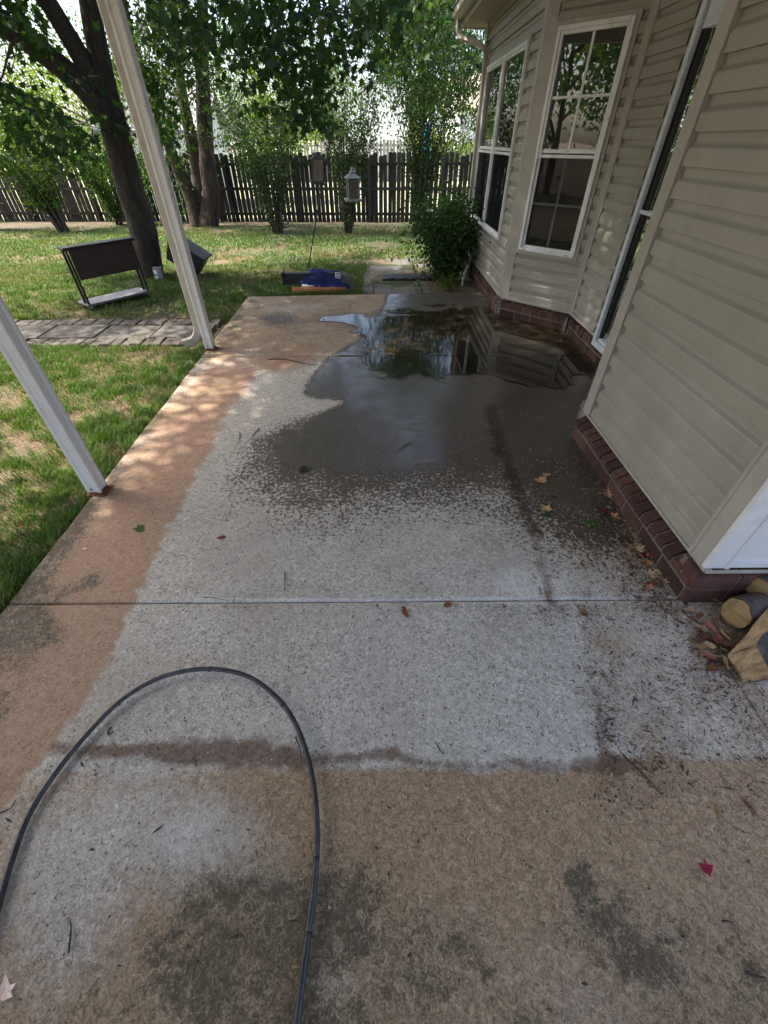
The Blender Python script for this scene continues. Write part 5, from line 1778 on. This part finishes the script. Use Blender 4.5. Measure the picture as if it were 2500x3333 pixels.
cv, cf = [], []
for i in range(nu):
    t = i / (nu - 1)
    for j in range(nv):
        q = j / (nv - 1)
        x = -0.22 + 0.70 * t + 0.03 * math.sin(9 * q)
        ridge = float(np.interp(t, [0, 0.12, 0.34, 0.45, 0.7, 0.88, 1.0], [0.19, 0.215, 0.265, 0.285, 0.245, 0.23, 0.10]))
        prof_ = float(np.interp(q, [0, 0.18, 0.32, 0.5, 0.68, 0.85, 1.0], [0.10 + 0.09 * math.sin(17 * t) ** 2, 0.32, 0.78, 1.0, 0.86, 0.45, 0.12]))
        fold = 0.030 * (float(vnoise(np.array(t * 7.0 + q * 2), np.array(q * 4.0), 5)) - 0.5) + 0.022 * (float(vnoise(np.array(t * 17.0), np.array(q * 9.0 + t * 5), 6)) - 0.5)
        cv.append((x, -0.19 + 0.36 * q + 0.5 * fold, max(0.012, ridge * prof_ + fold)))
for i in range(nu - 1):
    for j in range(nv - 1):
        cf.append((i * nv + j, (i + 1) * nv + j, (i + 1) * nv + j + 1, i * nv + j + 1))
cl = MB().add(cv, cf, True).build("cloth_bag", M_BLUECLOTH, bund)
sol = cl.modifiers.new("thick", 'SOLIDIFY')
sol.thickness = 0.004
MB().add([(-0.10, -0.165, 0.10), (0.12, -0.175, 0.12), (-0.02, -0.19, 0.035), (0.10, -0.17, 0.20)], [(0, 2, 1), (0, 1, 3)]).build("cloth_flap", M_BLUECLOTH, bund)
lg = MB()
lo3, lu, lw = np.array([0.30, -0.118, 0.178]), np.array([0.075, 0, -0.012]), np.array([0.0, 0.028, 0.062])


def logo_bar(a0, a1, b0, b1):
    lg.add([lo3 + lu * a0 + lw * b0, lo3 + lu * a1 + lw * b0, lo3 + lu * a1 + lw * b1, lo3 + lu * a0 + lw * b1], [(0, 1, 2, 3)])


logo_bar(0, 0.14, 0, 1)
logo_bar(0.14, 1.0, 0, 0.14)
logo_bar(0.14, 1.0, 0.86, 1.0)
for k in range(4):
    logo_bar(0.24 + k * 0.19, 0.36 + k * 0.19, 0.3, 0.7)
lg.build("logo_patch", M_WHITEPAINT, bund)
MB().add([(0.40, -0.13, 0.02), (0.55, -0.10, 0.02), (0.56, 0.10, 0.02), (0.42, 0.12, 0.02), (0.38, -0.10, 0.22), (0.48, -0.07, 0.18), (0.50, 0.08, 0.17), (0.40, 0.10, 0.21)],
         [(0, 1, 5, 4), (1, 2, 6, 5), (2, 3, 7, 6), (3, 0, 4, 7), (4, 5, 6, 7)]).build("mesh_end", plain("grey_mesh_fabric", (0.10, 0.10, 0.10), 0.8, 0.6, 20, 0.5, 60), bund, 0.02)
tim = MB().tube([(-1.26, 6.53, 0.006), (-1.0, 6.50, 0.010), (-0.8, 6.515, 0.004), (-0.5, 6.54, 0.004)], [0.042, 0.045, 0.042, 0.036], 10, jitter=0.08, rng=cr)
tag(tim.build("orange_log", plain("orange_brown_bare_wood", (0.34, 0.13, 0.04), 0.85, 0.3, 14, 0.4)), "orange-brown bare log lying under the folded black canopy", "log")
tag(MB().box(-1.13, -0.88, 6.545, 6.60, 0.045, 0.063).build("white_board", M_WHITEPAINT, None, 0.004), "short white board lying on top of the orange-brown log", "board")

# ------------------------------------------------------------------ firewood by the house corner
M_LOGEND = None


def logend_material(name, base, ring):
    t = NT(name)
    v = t.noise(9, 4, 0.6, 1.5)
    f = t.noise(50, 5, 0.7)
    c = t.ramp(v, [(0.3, ring), (0.55, base), (0.8, tuple(min(1, b * 1.2) for b in base))])
    c = t.mix(t.math('MULTIPLY', t.step(f, 0.55, 0.75), 0.5), c, tuple(b * 0.45 for b in base))
    t.pbr(c, 0.9, t.bump(f, 0.4, 0.004))
    return t.m


M_LOGEND = logend_material("cut_log_end", (0.36, 0.245, 0.115), (0.19, 0.115, 0.05))
M_SPLIT = plain("split_yellow_wood", (0.33, 0.19, 0.075), 0.9, 0.6, 16, 1.0, 30, 0.012, stretch=(0.3, 0.8, 2.2), dirt=(0.12, 0.055, 0.02), dirt_amt=0.8)
M_LOGBARK = bark_material("log_bark", (0.03, 0.024, 0.022), (0.15, 0.12, 0.11), 24, 0.2)


def log_round(c, axis, r, ln, label, seed):
    rg = random.Random(seed)
    o_ = empty("firewood_log", tuple(c))
    tag(o_, label, "log", "firewood by the house corner")
    ax = np.array(axis, float)
    ax /= np.linalg.norm(ax)
    a_ = np.array([0, 0, 1.0])
    u = a_ - ax * (a_ @ ax)
    u /= np.linalg.norm(u)
    w = np.cross(ax, u)
    N = 26
    ang = [2 * math.pi * k / N for k in range(N)]
    rr = [r * (1 + 0.06 * math.sin(2 * a + seed) + rg.uniform(-0.06, 0.06)) for a in ang]
    ringp = [(math.cos(a) * q * u + math.sin(a) * q * w) for a, q in zip(ang, rr)]
    vs = [p for p in ringp] + [p + ax * ln for p in ringp]
    MB().add(vs, [(k, (k + 1) % N, N + (k + 1) % N, N + k) for k in range(N)] + [tuple(range(2 * N - 1, N - 1, -1))], True).build("bark", M_LOGBARK, o_)
    ins = [p * 0.93 - ax * 0.004 for p in ringp]
    MB().add(ins + [p * 0.94 + ax * 0.03 for p in ringp], [tuple(range(N - 1, -1, -1))] + [(k, (k + 1) % N, N + (k + 1) % N, N + k) for k in range(N)]).build("cut_end", M_LOGEND, o_)


log_round(at_z(2397, 1995, 0.065), (0.92, 0.25, -0.05), 0.068, 0.45, "round firewood log with a pale cut end on the slab", 2)
log_round(at_z(2466, 1913, 0.125), (0.9, 0.2, -0.02), 0.055, 0.45, "smaller round firewood log leaning against the brick footing", 5)
log_round((1.72, 1.02, 0.05), (0.95, 0.1, 0.0), 0.05, 0.4, "dark firewood log lying behind the round cut end", 8)
log_round((1.86, 1.06, 0.17), (0.95, 0.15, 0.0), 0.06, 0.4, "firewood log resting on top of the dark one behind", 11)
log_round((1.80, 0.90, 0.05), (0.95, 0.12, 0.0), 0.062, 0.4, "firewood log with rough bark between the round end and the split log", 13)
spl = empty("split_log", (1.6, 0.85, 0.0))
tag(spl, "large split log with a raw yellow face at the right edge", "log")
A0, A1 = at_z(2368, 2136, 0.10), at_z(2424, 2222, 0.0)
e1 = np.array([0.50, 0.36, 0.03])
A2 = A1 + np.array([0.13, 0.02, 0.0])
A3 = A0 + np.array([0.17, 0.06, -0.03])
so = np.array([1.6, 0.85, 0.0])
rg = random.Random(6)


def strip(p, q, n=9):
    a_, b_ = [], []
    for k in range(n):
        t = k / (n - 1)
        j = np.array([0, rg.uniform(-0.006, 0.006), rg.uniform(-0.006, 0.006)])
        a_.append(p + e1 * t + j)
        b_.append(q + e1 * t + j)
    return a_, b_


def quad_strip(p, q, mat, nm):
    a_, b_ = strip(p, q)
    m_ = [(x + y) / 2 + np.array([0, 0, rg.uniform(-0.008, 0.008)]) for x, y in zip(a_, b_)]
    n = len(a_)
    vs = [v - so for v in a_ + m_ + b_]
    fs = []
    for k in range(n - 1):
        fs += [(k, k + 1, n + k + 1, n + k), (n + k, n + k + 1, 2 * n + k + 1, 2 * n + k)]
    MB().add(vs, fs).build(nm, mat, spl)


quad_strip(A0, A1, M_SPLIT, "split_face")
quad_strip(A1, A2, M_LOGBARK, "bark")
quad_strip(A3, A0, M_SPLIT, "top_face")
quad_strip(A2, A3, M_LOGBARK, "bark")
MB().add([p - so for p in (A0, A1, A2, A3)], [(3, 2, 1, 0)]).build("cut_end", M_SPLIT, spl)

# ------------------------------------------------------------------ liriope clump by the far edge
lr = np.random.default_rng(31)
lb = np.array([0.98, 6.66, -0.035])
lir = empty("grassy_plant", tuple(lb))
tag(lir, "small clump of strappy grass-like leaves at the far patio edge", "plant")
vs, fs, cols_ = [], [], []
lv = MB()
for k in range(46):
    a = lr.uniform(0, 6.28)
    ln = lr.uniform(0.14, 0.3)
    d = np.array([math.cos(a), math.sin(a), 0])
    s = np.array([-d[1], d[0], 0]) * 0.006
    p0 = d * lr.uniform(0, 0.07) + (lr.normal() * 0.09, 0, 0)
    pr_ = [p0, p0 + d * ln * 0.25 + (0, 0, ln * 0.55), p0 + d * ln * 0.6 + (0, 0, ln * 0.75), p0 + d * ln * 0.95 + (0, 0, ln * 0.5)]
    lv.add([pr_[0] - s, pr_[0] + s, pr_[1] - s, pr_[1] + s, pr_[2] - s * 0.8, pr_[2] + s * 0.8, pr_[3]], [(0, 1, 3, 2), (2, 3, 5, 4), (4, 5, 6)])
lo_ = lv.build("blades", M_LEAF, lir)
ca_ = lo_.data.color_attributes.new("leafcol", 'FLOAT_COLOR', 'POINT')
cc = np.repeat(np.array([[0.10, 0.16, 0.03, 1], [0.16, 0.19, 0.05, 1], [0.06, 0.12, 0.02, 1]])[lr.integers(0, 3, 46)], 7, axis=0)
ca_.data.foreach_set("color", cc.astype(np.float32).ravel())

# ------------------------------------------------------------------ lawn grass
def in_paved(x, y):
    xl = -1.745 - 0.017 * (y - 1.17) - 0.01
    pav = (x > xl) & (y < 6.36 + 0.05 * x)
    p1 = (x > -6.8) & (x < -1.8) & (y > 4.46) & (y < 5.30)
    p2 = (x > -0.28) & (x < 0.56) & (y > 6.3) & (y < 9.4)
    hs = (x > 1.35) & (y > 4.5) & (y < 8.3)
    bed = (x > 0.6) & (x < 1.5) & (y > 6.3) & (y < 8.9)
    return pav, p1, p2, hs | bed


def lawn_density(x, y):
    n = fbm(x * 0.75 + 3, y * 0.75, 51)
    n2 = fbm(x * 2.6, y * 2.6, 52)
    d = smooth(0.27, 0.50, n * 0.6 + n2 * 0.4)
    u, v = to_pic(np.stack([x, y, np.full(x.shape, -0.03)], 1))
    bare = 0.75 * blob(u, v, 100, 970, 110, 45) + 0.6 * blob(u, v, 330, 880, 100, 26) + 0.75 * blob(u, v, 50, 1150, 90, 40) + 0.7 * blob(u, v, 330, 690, 120, 22) + 0.7 * blob(u, v, 450, 620, 90, 30) + 0.5 * blob(u, v, 20, 1270, 60, 60)
    lush = 0.9 * blob(u, v, 330, 830, 70, 50) + 0.9 * blob(u, v, 280, 960, 70, 60) + 0.6 * blob(u, v, 150, 820, 120, 40) + 0.6 * blob(u, v, 110, 560, 150, 60) + 0.5 * blob(u, v, 60, 660, 150, 60)
    d = np.clip(d - bare * (0.55 + 0.5 * n2) + lush, 0, 1)
    edge = np.abs(x - (-1.80 - 0.017 * (y - 1.17)))
    d = np.clip(d + 0.55 * smooth(0.22, 0.0, edge) * (n2 > 0.42) * (y < 4.3), 0, 1)
    tuft = smooth(0.38, 0.58, fbm(x * 9, y * 9, 57, 2))
    d *= 0.25 + 0.75 * tuft
    d *= smooth(16.6, 14.6, y + (n - 0.5) * 3)
    pav, p1, p2, h = in_paved(x, y)
    d = np.where(pav | h, 0, d)
    return np.where(p1 | p2, d * 0.10 * (n2 > 0.5), d)


def grass(name, x0, x1, y0, y1, n, h, w, seed, straw=False):
    rng = np.random.default_rng(seed)
    x, y = rng.uniform(x0, x1, n), rng.uniform(y0, y1, n)
    # tufts: pull blades towards random centres
    q = to_pic(np.stack([x, y, np.full(n, -0.03)], 1))
    vis = (q[0] > -120) & (q[0] < 1200) & (q[1] < 1500)
    x, y = x[vis], y[vis]
    dens = lawn_density(x, y)
    if straw:
        pv = in_paved(x, y)
        dens = np.where(pv[0] | pv[1] | pv[2] | pv[3], 0, 1 - 0.7 * dens)
    keep = rng.uniform(0, 1, len(x)) < dens
    x, y = x[keep], y[keep]
    n = len(x)
    z = tz(y) + (fbm(x * 1.1, y * 1.1, 3) - 0.5) * 0.05 * ((x < -1.9) | (y > 6.6)) - 0.004
    a = rng.uniform(0, 6.283, n)
    tall = 0.55 + 0.9 * fbm(x * 1.9, y * 1.9, 61)
    hh = h * rng.uniform(0.45, 1.25, n) * tall
    lean = rng.uniform(0.2, 1.1, n) * hh
    if straw:
        lean = hh * rng.uniform(1.0, 2.5, n)
        hh = hh * 0.18
    dx, dy = np.cos(a), np.sin(a)
    ww = w * rng.uniform(0.6, 1.3, n)
    P = np.stack([x, y, z], 1)
    S = np.stack([-dy * ww, dx * ww, np.zeros(n)], 1)
    D = np.stack([dx * lean, dy * lean, np.zeros(n)], 1)
    up = np.array([0, 0, 1.0])
    V = np.stack([P - S, P + S, P + D * 0.35 - S * 0.8 + up * hh[:, None] * 0.6, P + D * 0.35 + S * 0.8 + up * hh[:, None] * 0.6, P + D + up * hh[:, None]], 1)
    base = (np.arange(n) * 5)[:, None]
    L = np.concatenate([base + np.array([0, 1, 3, 2]), base + np.array([2, 3, 4])], 1).ravel()
    sizes = np.tile([4, 3], n)
    pal = np.array([(0.052, 0.125, 0.014), (0.075, 0.16, 0.017), (0.036, 0.095, 0.012), (0.10, 0.165, 0.022), (0.18, 0.17, 0.055)])
    if straw:
        pal = np.array([(0.20, 0.145, 0.075), (0.14, 0.088, 0.046), (0.30, 0.235, 0.13), (0.08, 0.048, 0.028), (0.09, 0.12, 0.03)])
    dry = fbm(x * 0.9, y * 0.9, 71)
    ci = np.where(rng.uniform(0, 1, n) < np.clip((dry - 0.42) * 1.6, 0.03, 0.5), 4, rng.integers(0, 4, n))
    c = np.concatenate([pal[ci] * rng.uniform(0.75, 1.25, (n, 1)), np.ones((n, 1))], 1)
    o = link(bpy.data.objects.new(name, big_mesh(name, V.reshape(-1, 3), L, sizes, M_GRASS, {"leafcol": np.repeat(c, 5, axis=0)})))
    return tag(o, kind="stuff")


grass("lawn_grass", -6.5, -1.7, 0.6, 4.6, 420000, 0.055, 0.0022, 101)
grass("dry_thatch", -6.5, -1.7, 0.6, 4.6, 260000, 0.042, 0.0019, 111, True)
grass("dry_thatch", -8, 1.4, 5.3, 9.0, 130000, 0.04, 0.0026, 112, True)
grass("lawn_grass", -9.5, 1.4, 4.6, 9.0, 330000, 0.052, 0.0032, 102)
grass("lawn_grass", -16, 4, 9.0, 17.5, 240000, 0.055, 0.0065, 103)

# ------------------------------------------------------------------ fallen leaves and twigs on the slab
LEAF_TAN, LEAF_BROWN, LEAF_RED, LEAF_GREEN = (0.46, 0.30, 0.17), (0.17, 0.075, 0.03), (0.16, 0.03, 0.025), (0.03, 0.11, 0.02)
fl = random.Random(17)


def fallen(px, py, size, shape, col, label, yaw=None, group=None, z=0.003, curl=0.3):
    c = at_z(px * K, py * K, z)
    o = bpy.data.objects.new("fallen_leaf", None)
    n = len(shape)
    vs = []
    for sx, sy in shape:
        sx, sy = sx * fl.uniform(0.75, 1.1) + fl.uniform(-0.05, 0.05), sy * fl.uniform(0.8, 1.05) + fl.uniform(-0.05, 0.05)
        t = sy - 0.5
        vs.append((sx * size, t * size, size * curl * (0.5 * sx * sx * 2 + 0.35 * t * t) + fl.uniform(0, 0.06) * size))
    vs.append((0, 0, 0.0))
    me = bpy.data.meshes.new("fallen_leaf")
    me.from_pydata(vs, [], [(i, (i + 1) % n, n) for i in range(n)])
    a = me.color_attributes.new("leafcol", 'FLOAT_COLOR', 'POINT')
    a.data.foreach_set("color", np.array([[*(k * fl.uniform(0.8, 1.2) for k in col), 1]] * (n + 1), np.float32).ravel())
    me.materials.append(M_DEADLEAF)
    o = link(bpy.data.objects.new("fallen_leaf", me))
    o.location = c
    o.rotation_euler = (fl.uniform(-0.15, 0.15), fl.uniform(-0.15, 0.15), fl.uniform(0, 6.28) if yaw is None else yaw)
    return tag(o, label, "leaf", group)


LONG = np.array([(0.0, 0.0), (0.10, 0.2), (0.13, 0.5), (0.08, 0.8), (0.0, 1.0), (-0.08, 0.8), (-0.13, 0.5), (-0.10, 0.2)])
fallen(297, 1143, 0.065, MAPLE, LEAF_GREEN, "fresh green leaf lying on the orange-brown strip of the slab")
fallen(477, 1162, 0.06, OVAL, LEAF_BROWN, "reddish brown curled leaf on the grey concrete right of the near post", 1.9)
fallen(182, 1185, 0.025, OVAL, (0.75, 0.72, 0.66), "tiny white petal on the orange-brown strip of the slab")
fallen(875, 1322, 0.085, LONG, (0.20, 0.085, 0.03), "long brown leaf lying just in front of the slab joint", 0.25)
fallen(965, 1307, 0.06, OVAL, (0.24, 0.10, 0.04), "short brown leaf lying across the slab joint", 2.2)
fallen(1165, 1038, 0.085, MAPLE, LEAF_TAN, "curled tan maple leaf at the edge of the wet patch", 1.2, curl=0.6)
fallen(1180, 1026, 0.07, OVAL, LEAF_TAN, "pale tan folded leaf touching the curled maple leaf", 1.7)
fallen(1178, 1098, 0.075, MAPLE, (0.55, 0.36, 0.20), "tan star-shaped leaf standing above a green one", 0.3, curl=0.6)
fallen(1178, 1112, 0.065, MAPLE, LEAF_GREEN, "green leaf partly under the tan star-shaped leaf", 1.4)
fallen(1274, 1131, 0.075, MAPLE, (0.03, 0.13, 0.015), "bright green leaf on the wet slab near the footing", 1.5)
fallen(1195, 1072, 0.05, OVAL, LEAF_RED, "dark red leaf on the damp slab between the tan leaves", 1.6)
fallen(1520, 1872, 0.042, MAPLE, (0.22, 0.01, 0.03), "small crimson leaf on the near slab at right", 0.8, curl=0.7)
fallen(1613, 1737, 0.075, LONG, (0.20, 0.10, 0.05), "long brown leaf near the right edge of the slab", 0.35)
fallen(1550, 1748, 0.045, LONG, (0.30, 0.15, 0.07), "short brown leaf left of the long one at the slab's right side", -0.3)
fallen(1215, 1178, 0.05, LONG, (0.22, 0.10, 0.04), "slim brown leaf on the speckled slab near the footing", 1.8)
fallen(1302, 1150, 0.04, LONG, LEAF_BROWN, "small brown leaf just below the bright green leaf", 1.4)
fallen(1405, 1241, 0.07, MAPLE, (0.60, 0.40, 0.28), "pale pinkish leaf lying by the brick footing near the joint", 1.4, curl=0.6)
fallen(12, 2135, 0.05, MAPLE, (0.72, 0.66, 0.60), "wilted white blossom at the left edge of the near slab", 0.4, curl=0.8)
fallen(1262, 1322, 0.055, OVAL, (0.25, 0.10, 0.05), "brown leaf standing in the joint near the footing", 0.5, curl=0.6)
fallen(1465, 1340, 0.06, LONG, (0.10, 0.05, 0.03), "dark curled leaf near the corner of the footing", 0.9)
for k in range(26):
    q_ = fl.uniform(0, 1)
    fallen(1300 + 140 * q_ + fl.uniform(-26, 16), 1060 + 215 * q_ + fl.uniform(-22, 22), fl.uniform(0.035, 0.075), MAPLE if k % 2 else OVAL, fl.choice([LEAF_TAN, LEAF_BROWN, LEAF_RED, (0.40, 0.24, 0.15)]),
           "dead leaf in the drift of leaves against the brick footing", None, "leaves drifted against the footing", 0.004 + 0.012 * fl.random(), 0.8)
for k in range(34):
    fallen(1520 + fl.uniform(-40, 50) + k * 1.6, 1325 + fl.uniform(-20, 50) + k * 2.6, fl.uniform(0.05, 0.08), LONG if k % 2 else OVAL, fl.choice([LEAF_TAN, LEAF_BROWN, (0.12, 0.05, 0.03), (0.30, 0.16, 0.09)]),
           "dead leaf in the pile beside the firewood logs", None, "leaves piled by the firewood", 0.004 + 0.03 * fl.random(), 0.7)
for k in range(8):
    fallen(1040 + fl.uniform(-18, 22) - 60, 603 + fl.uniform(-8, 8), fl.uniform(0.07, 0.10), MAPLE, fl.choice([(0.30, 0.14, 0.11), LEAF_BROWN]), "dead leaf in the pile beside the grassy plant", None, "leaves piled by the grassy plant", 0.0 + 0.02 * k / 3, 0.7)

M_TWIG = plain("dark_twig_bark", (0.035, 0.025, 0.02), 0.9, 0.4, 40)


def twig(pts, r, label, z=0.005):
    P = np.array([at_z(x * K, y * K, z) for x, y in pts])
    if len(P) == 2:
        P = np.array([P[0], P[0] * 0.6 + P[1] * 0.4, P[1]])
    P[1:-1] += np.array([[fl.uniform(-0.006, 0.006), fl.uniform(-0.006, 0.006), 0.002] for _ in P[1:-1]])
    P = catmull(P, 4)
    n_t = len(P)
    o = MB().tube([p - P[0] for p in P], [r * 0.75 * (1.15 - 0.75 * i / n_t + fl.uniform(-0.15, 0.15)) for i in range(n_t)], 6).build("twig", M_TWIG)
    o.location = P[0]
    return tag(o, label, "twig", "twigs on the slab")


twig([(615, 1236), (614, 1274)], 0.0035, "straight black twig standing out just beyond the slab joint")
twig([(638, 1592), (645, 1620), (652, 1648)], 0.0035, "dark straight twig beside the hose loop")
twig([(760, 1345), (752, 1362), (738, 1378), (729, 1400)], 0.0014, "thin curved twig on the pale slab in front of the joint")
twig([(578, 776), (612, 776), (650, 784), (682, 788)], 0.006, "forked brown twig at the edge of the puddle")
twig([(560, 925), (548, 938), (536, 952)], 0.004, "short twig lying left of the damp patch")
twig([(518, 935), (514, 960)], 0.004, "short upright twig left of the other by the damp patch")
twig([(888, 955), (870, 966), (856, 974)], 0.004, "dark twig lying in the middle of the wet patch")
twig([(1165, 1268), (1172, 1285)], 0.003, "small dark twig on the pale slab near the grime line")
twig([(440, 1290), (490, 1297)], 0.0025, "thin twig lying along the far side of the joint")
twig([(1345, 1630), (1395, 1680), (1430, 1718)], 0.0035, "long dark twig in the litter right of the mat outline")
twig([(1370, 1640), (1410, 1672)], 0.003, "second dark twig crossing the long one in the litter")
twig([(1560, 1990), (1585, 1994)], 0.004, "short dark twig at the lower right of the near slab")
twig([(1610, 2100), (1655, 2112)], 0.005, "dark twig at the right edge of the near slab")
twig([(0, 1756), (24, 1742), (34, 1728)], 0.003, "rusty brown twig at the left edge by the hose")
twig([(148, 2060), (152, 2000), (150, 1985)], 0.003, "brown twig in the lower left inside the hose loop")
twig([(505, 2025), (520, 2022), (532, 2030)], 0.0025, "tiny pale curved twig in the lower middle of the slab")
twig([(240, 1570), (235, 1588), (246, 1580)], 0.004, "dark curl of bark just inside the hose loop")


# crumbs, petals and needles too many to count
def crumbs():
    rng = np.random.default_rng(77)
    spots = [(1240, 1010, 50, 20, 520), (1330, 1150, 40, 50, 520), (1400, 1240, 30, 50, 480), (1360, 1190, 22, 60, 420), (1440, 1290, 30, 24, 320), (1560, 1400, 50, 60, 600), (1470, 1330, 60, 30, 260), (1250, 1322, 90, 14, 170), (1440, 1480, 90, 60, 330), (1390, 1660, 60, 50, 260), (1540, 1440, 60, 90, 330),
             (1590, 1380, 40, 60, 260), (1190, 740, 60, 40, 260), (1240, 800, 30, 70, 220), (1150, 930, 90, 60, 160), (300, 1635, 170, 18, 90), (900, 1000, 300, 120, 120), (900, 1500, 500, 350, 420),
             (900, 1900, 700, 300, 330), (800, 1150, 400, 130, 160), (250, 1300, 200, 300, 60), (1310, 1560, 18, 110, 200), (1185, 1230, 18, 70, 90), (1270, 1400, 14, 70, 90), (1630, 1560, 30, 120, 220), (700, 1310, 600, 4, 120)]
    P, C, S = [], [], []
    pal = np.array([(0.06, 0.035, 0.02), (0.16, 0.075, 0.035), (0.30, 0.19, 0.10), (0.55, 0.48, 0.36), (0.025, 0.02, 0.016)])
    for cx_, cy_, sx_, sy_, n in spots:
        n = int(n * (1.5 if cx_ > 1150 else 1.0))
        u = cx_ + rng.normal(size=n) * sx_
        v = cy_ + rng.normal(size=n) * sy_
        for a, b in zip(u, v):
            if b < 640 or b > 2300:
                continue
            q = at_z(a * K, b * K, 0.004)
            if q[0] > 1.36 and q[1] > 1.16 or q[0] < -1.74 or q[0] > 2.0:
                continue
            P.append(q)
            C.append(pal[rng.choice(5, p=[0.3, 0.25, 0.18, 0.09, 0.18])])
            S.append(rng.uniform(0.5, 1.3))
    P, C, S = np.array(P), np.array(C), np.array(S)
    n = len(P)
    a = rng.uniform(0, 6.28, n)
    ln = S * 0.0058 * rng.uniform(0.4, 1.0, n) ** 2 * np.where(rng.uniform(0, 1, n) < 0.07, 5, 1.6)
    wd = S * 0.0019 * rng.uniform(0.6, 1.8, n)
    d = np.stack([np.cos(a) * ln, np.sin(a) * ln, rng.uniform(-0.2, 0.5, n) * ln * 0.4], 1)
    s = np.stack([-np.sin(a) * wd, np.cos(a) * wd, np.zeros(n)], 1)
    up = np.stack([np.zeros(n), np.zeros(n), wd * 1.2], 1)
    V = np.stack([P - d, P + s, P + d, P - s, P + up], 1)
    b = (np.arange(n) * 5)[:, None]
    L = np.concatenate([b + np.array(f) for f in ([0, 1, 4], [1, 2, 4], [2, 3, 4], [3, 0, 4])], 1).ravel()
    col = np.repeat(np.concatenate([C, np.ones((n, 1))], 1), 5, axis=0)
    tag(link(bpy.data.objects.new("leaf_litter", big_mesh("leaf_litter", V.reshape(-1, 3), L, np.full(n * 4, 3), M_DEADLEAF, {"leafcol": col}))), kind="stuff")


crumbs()
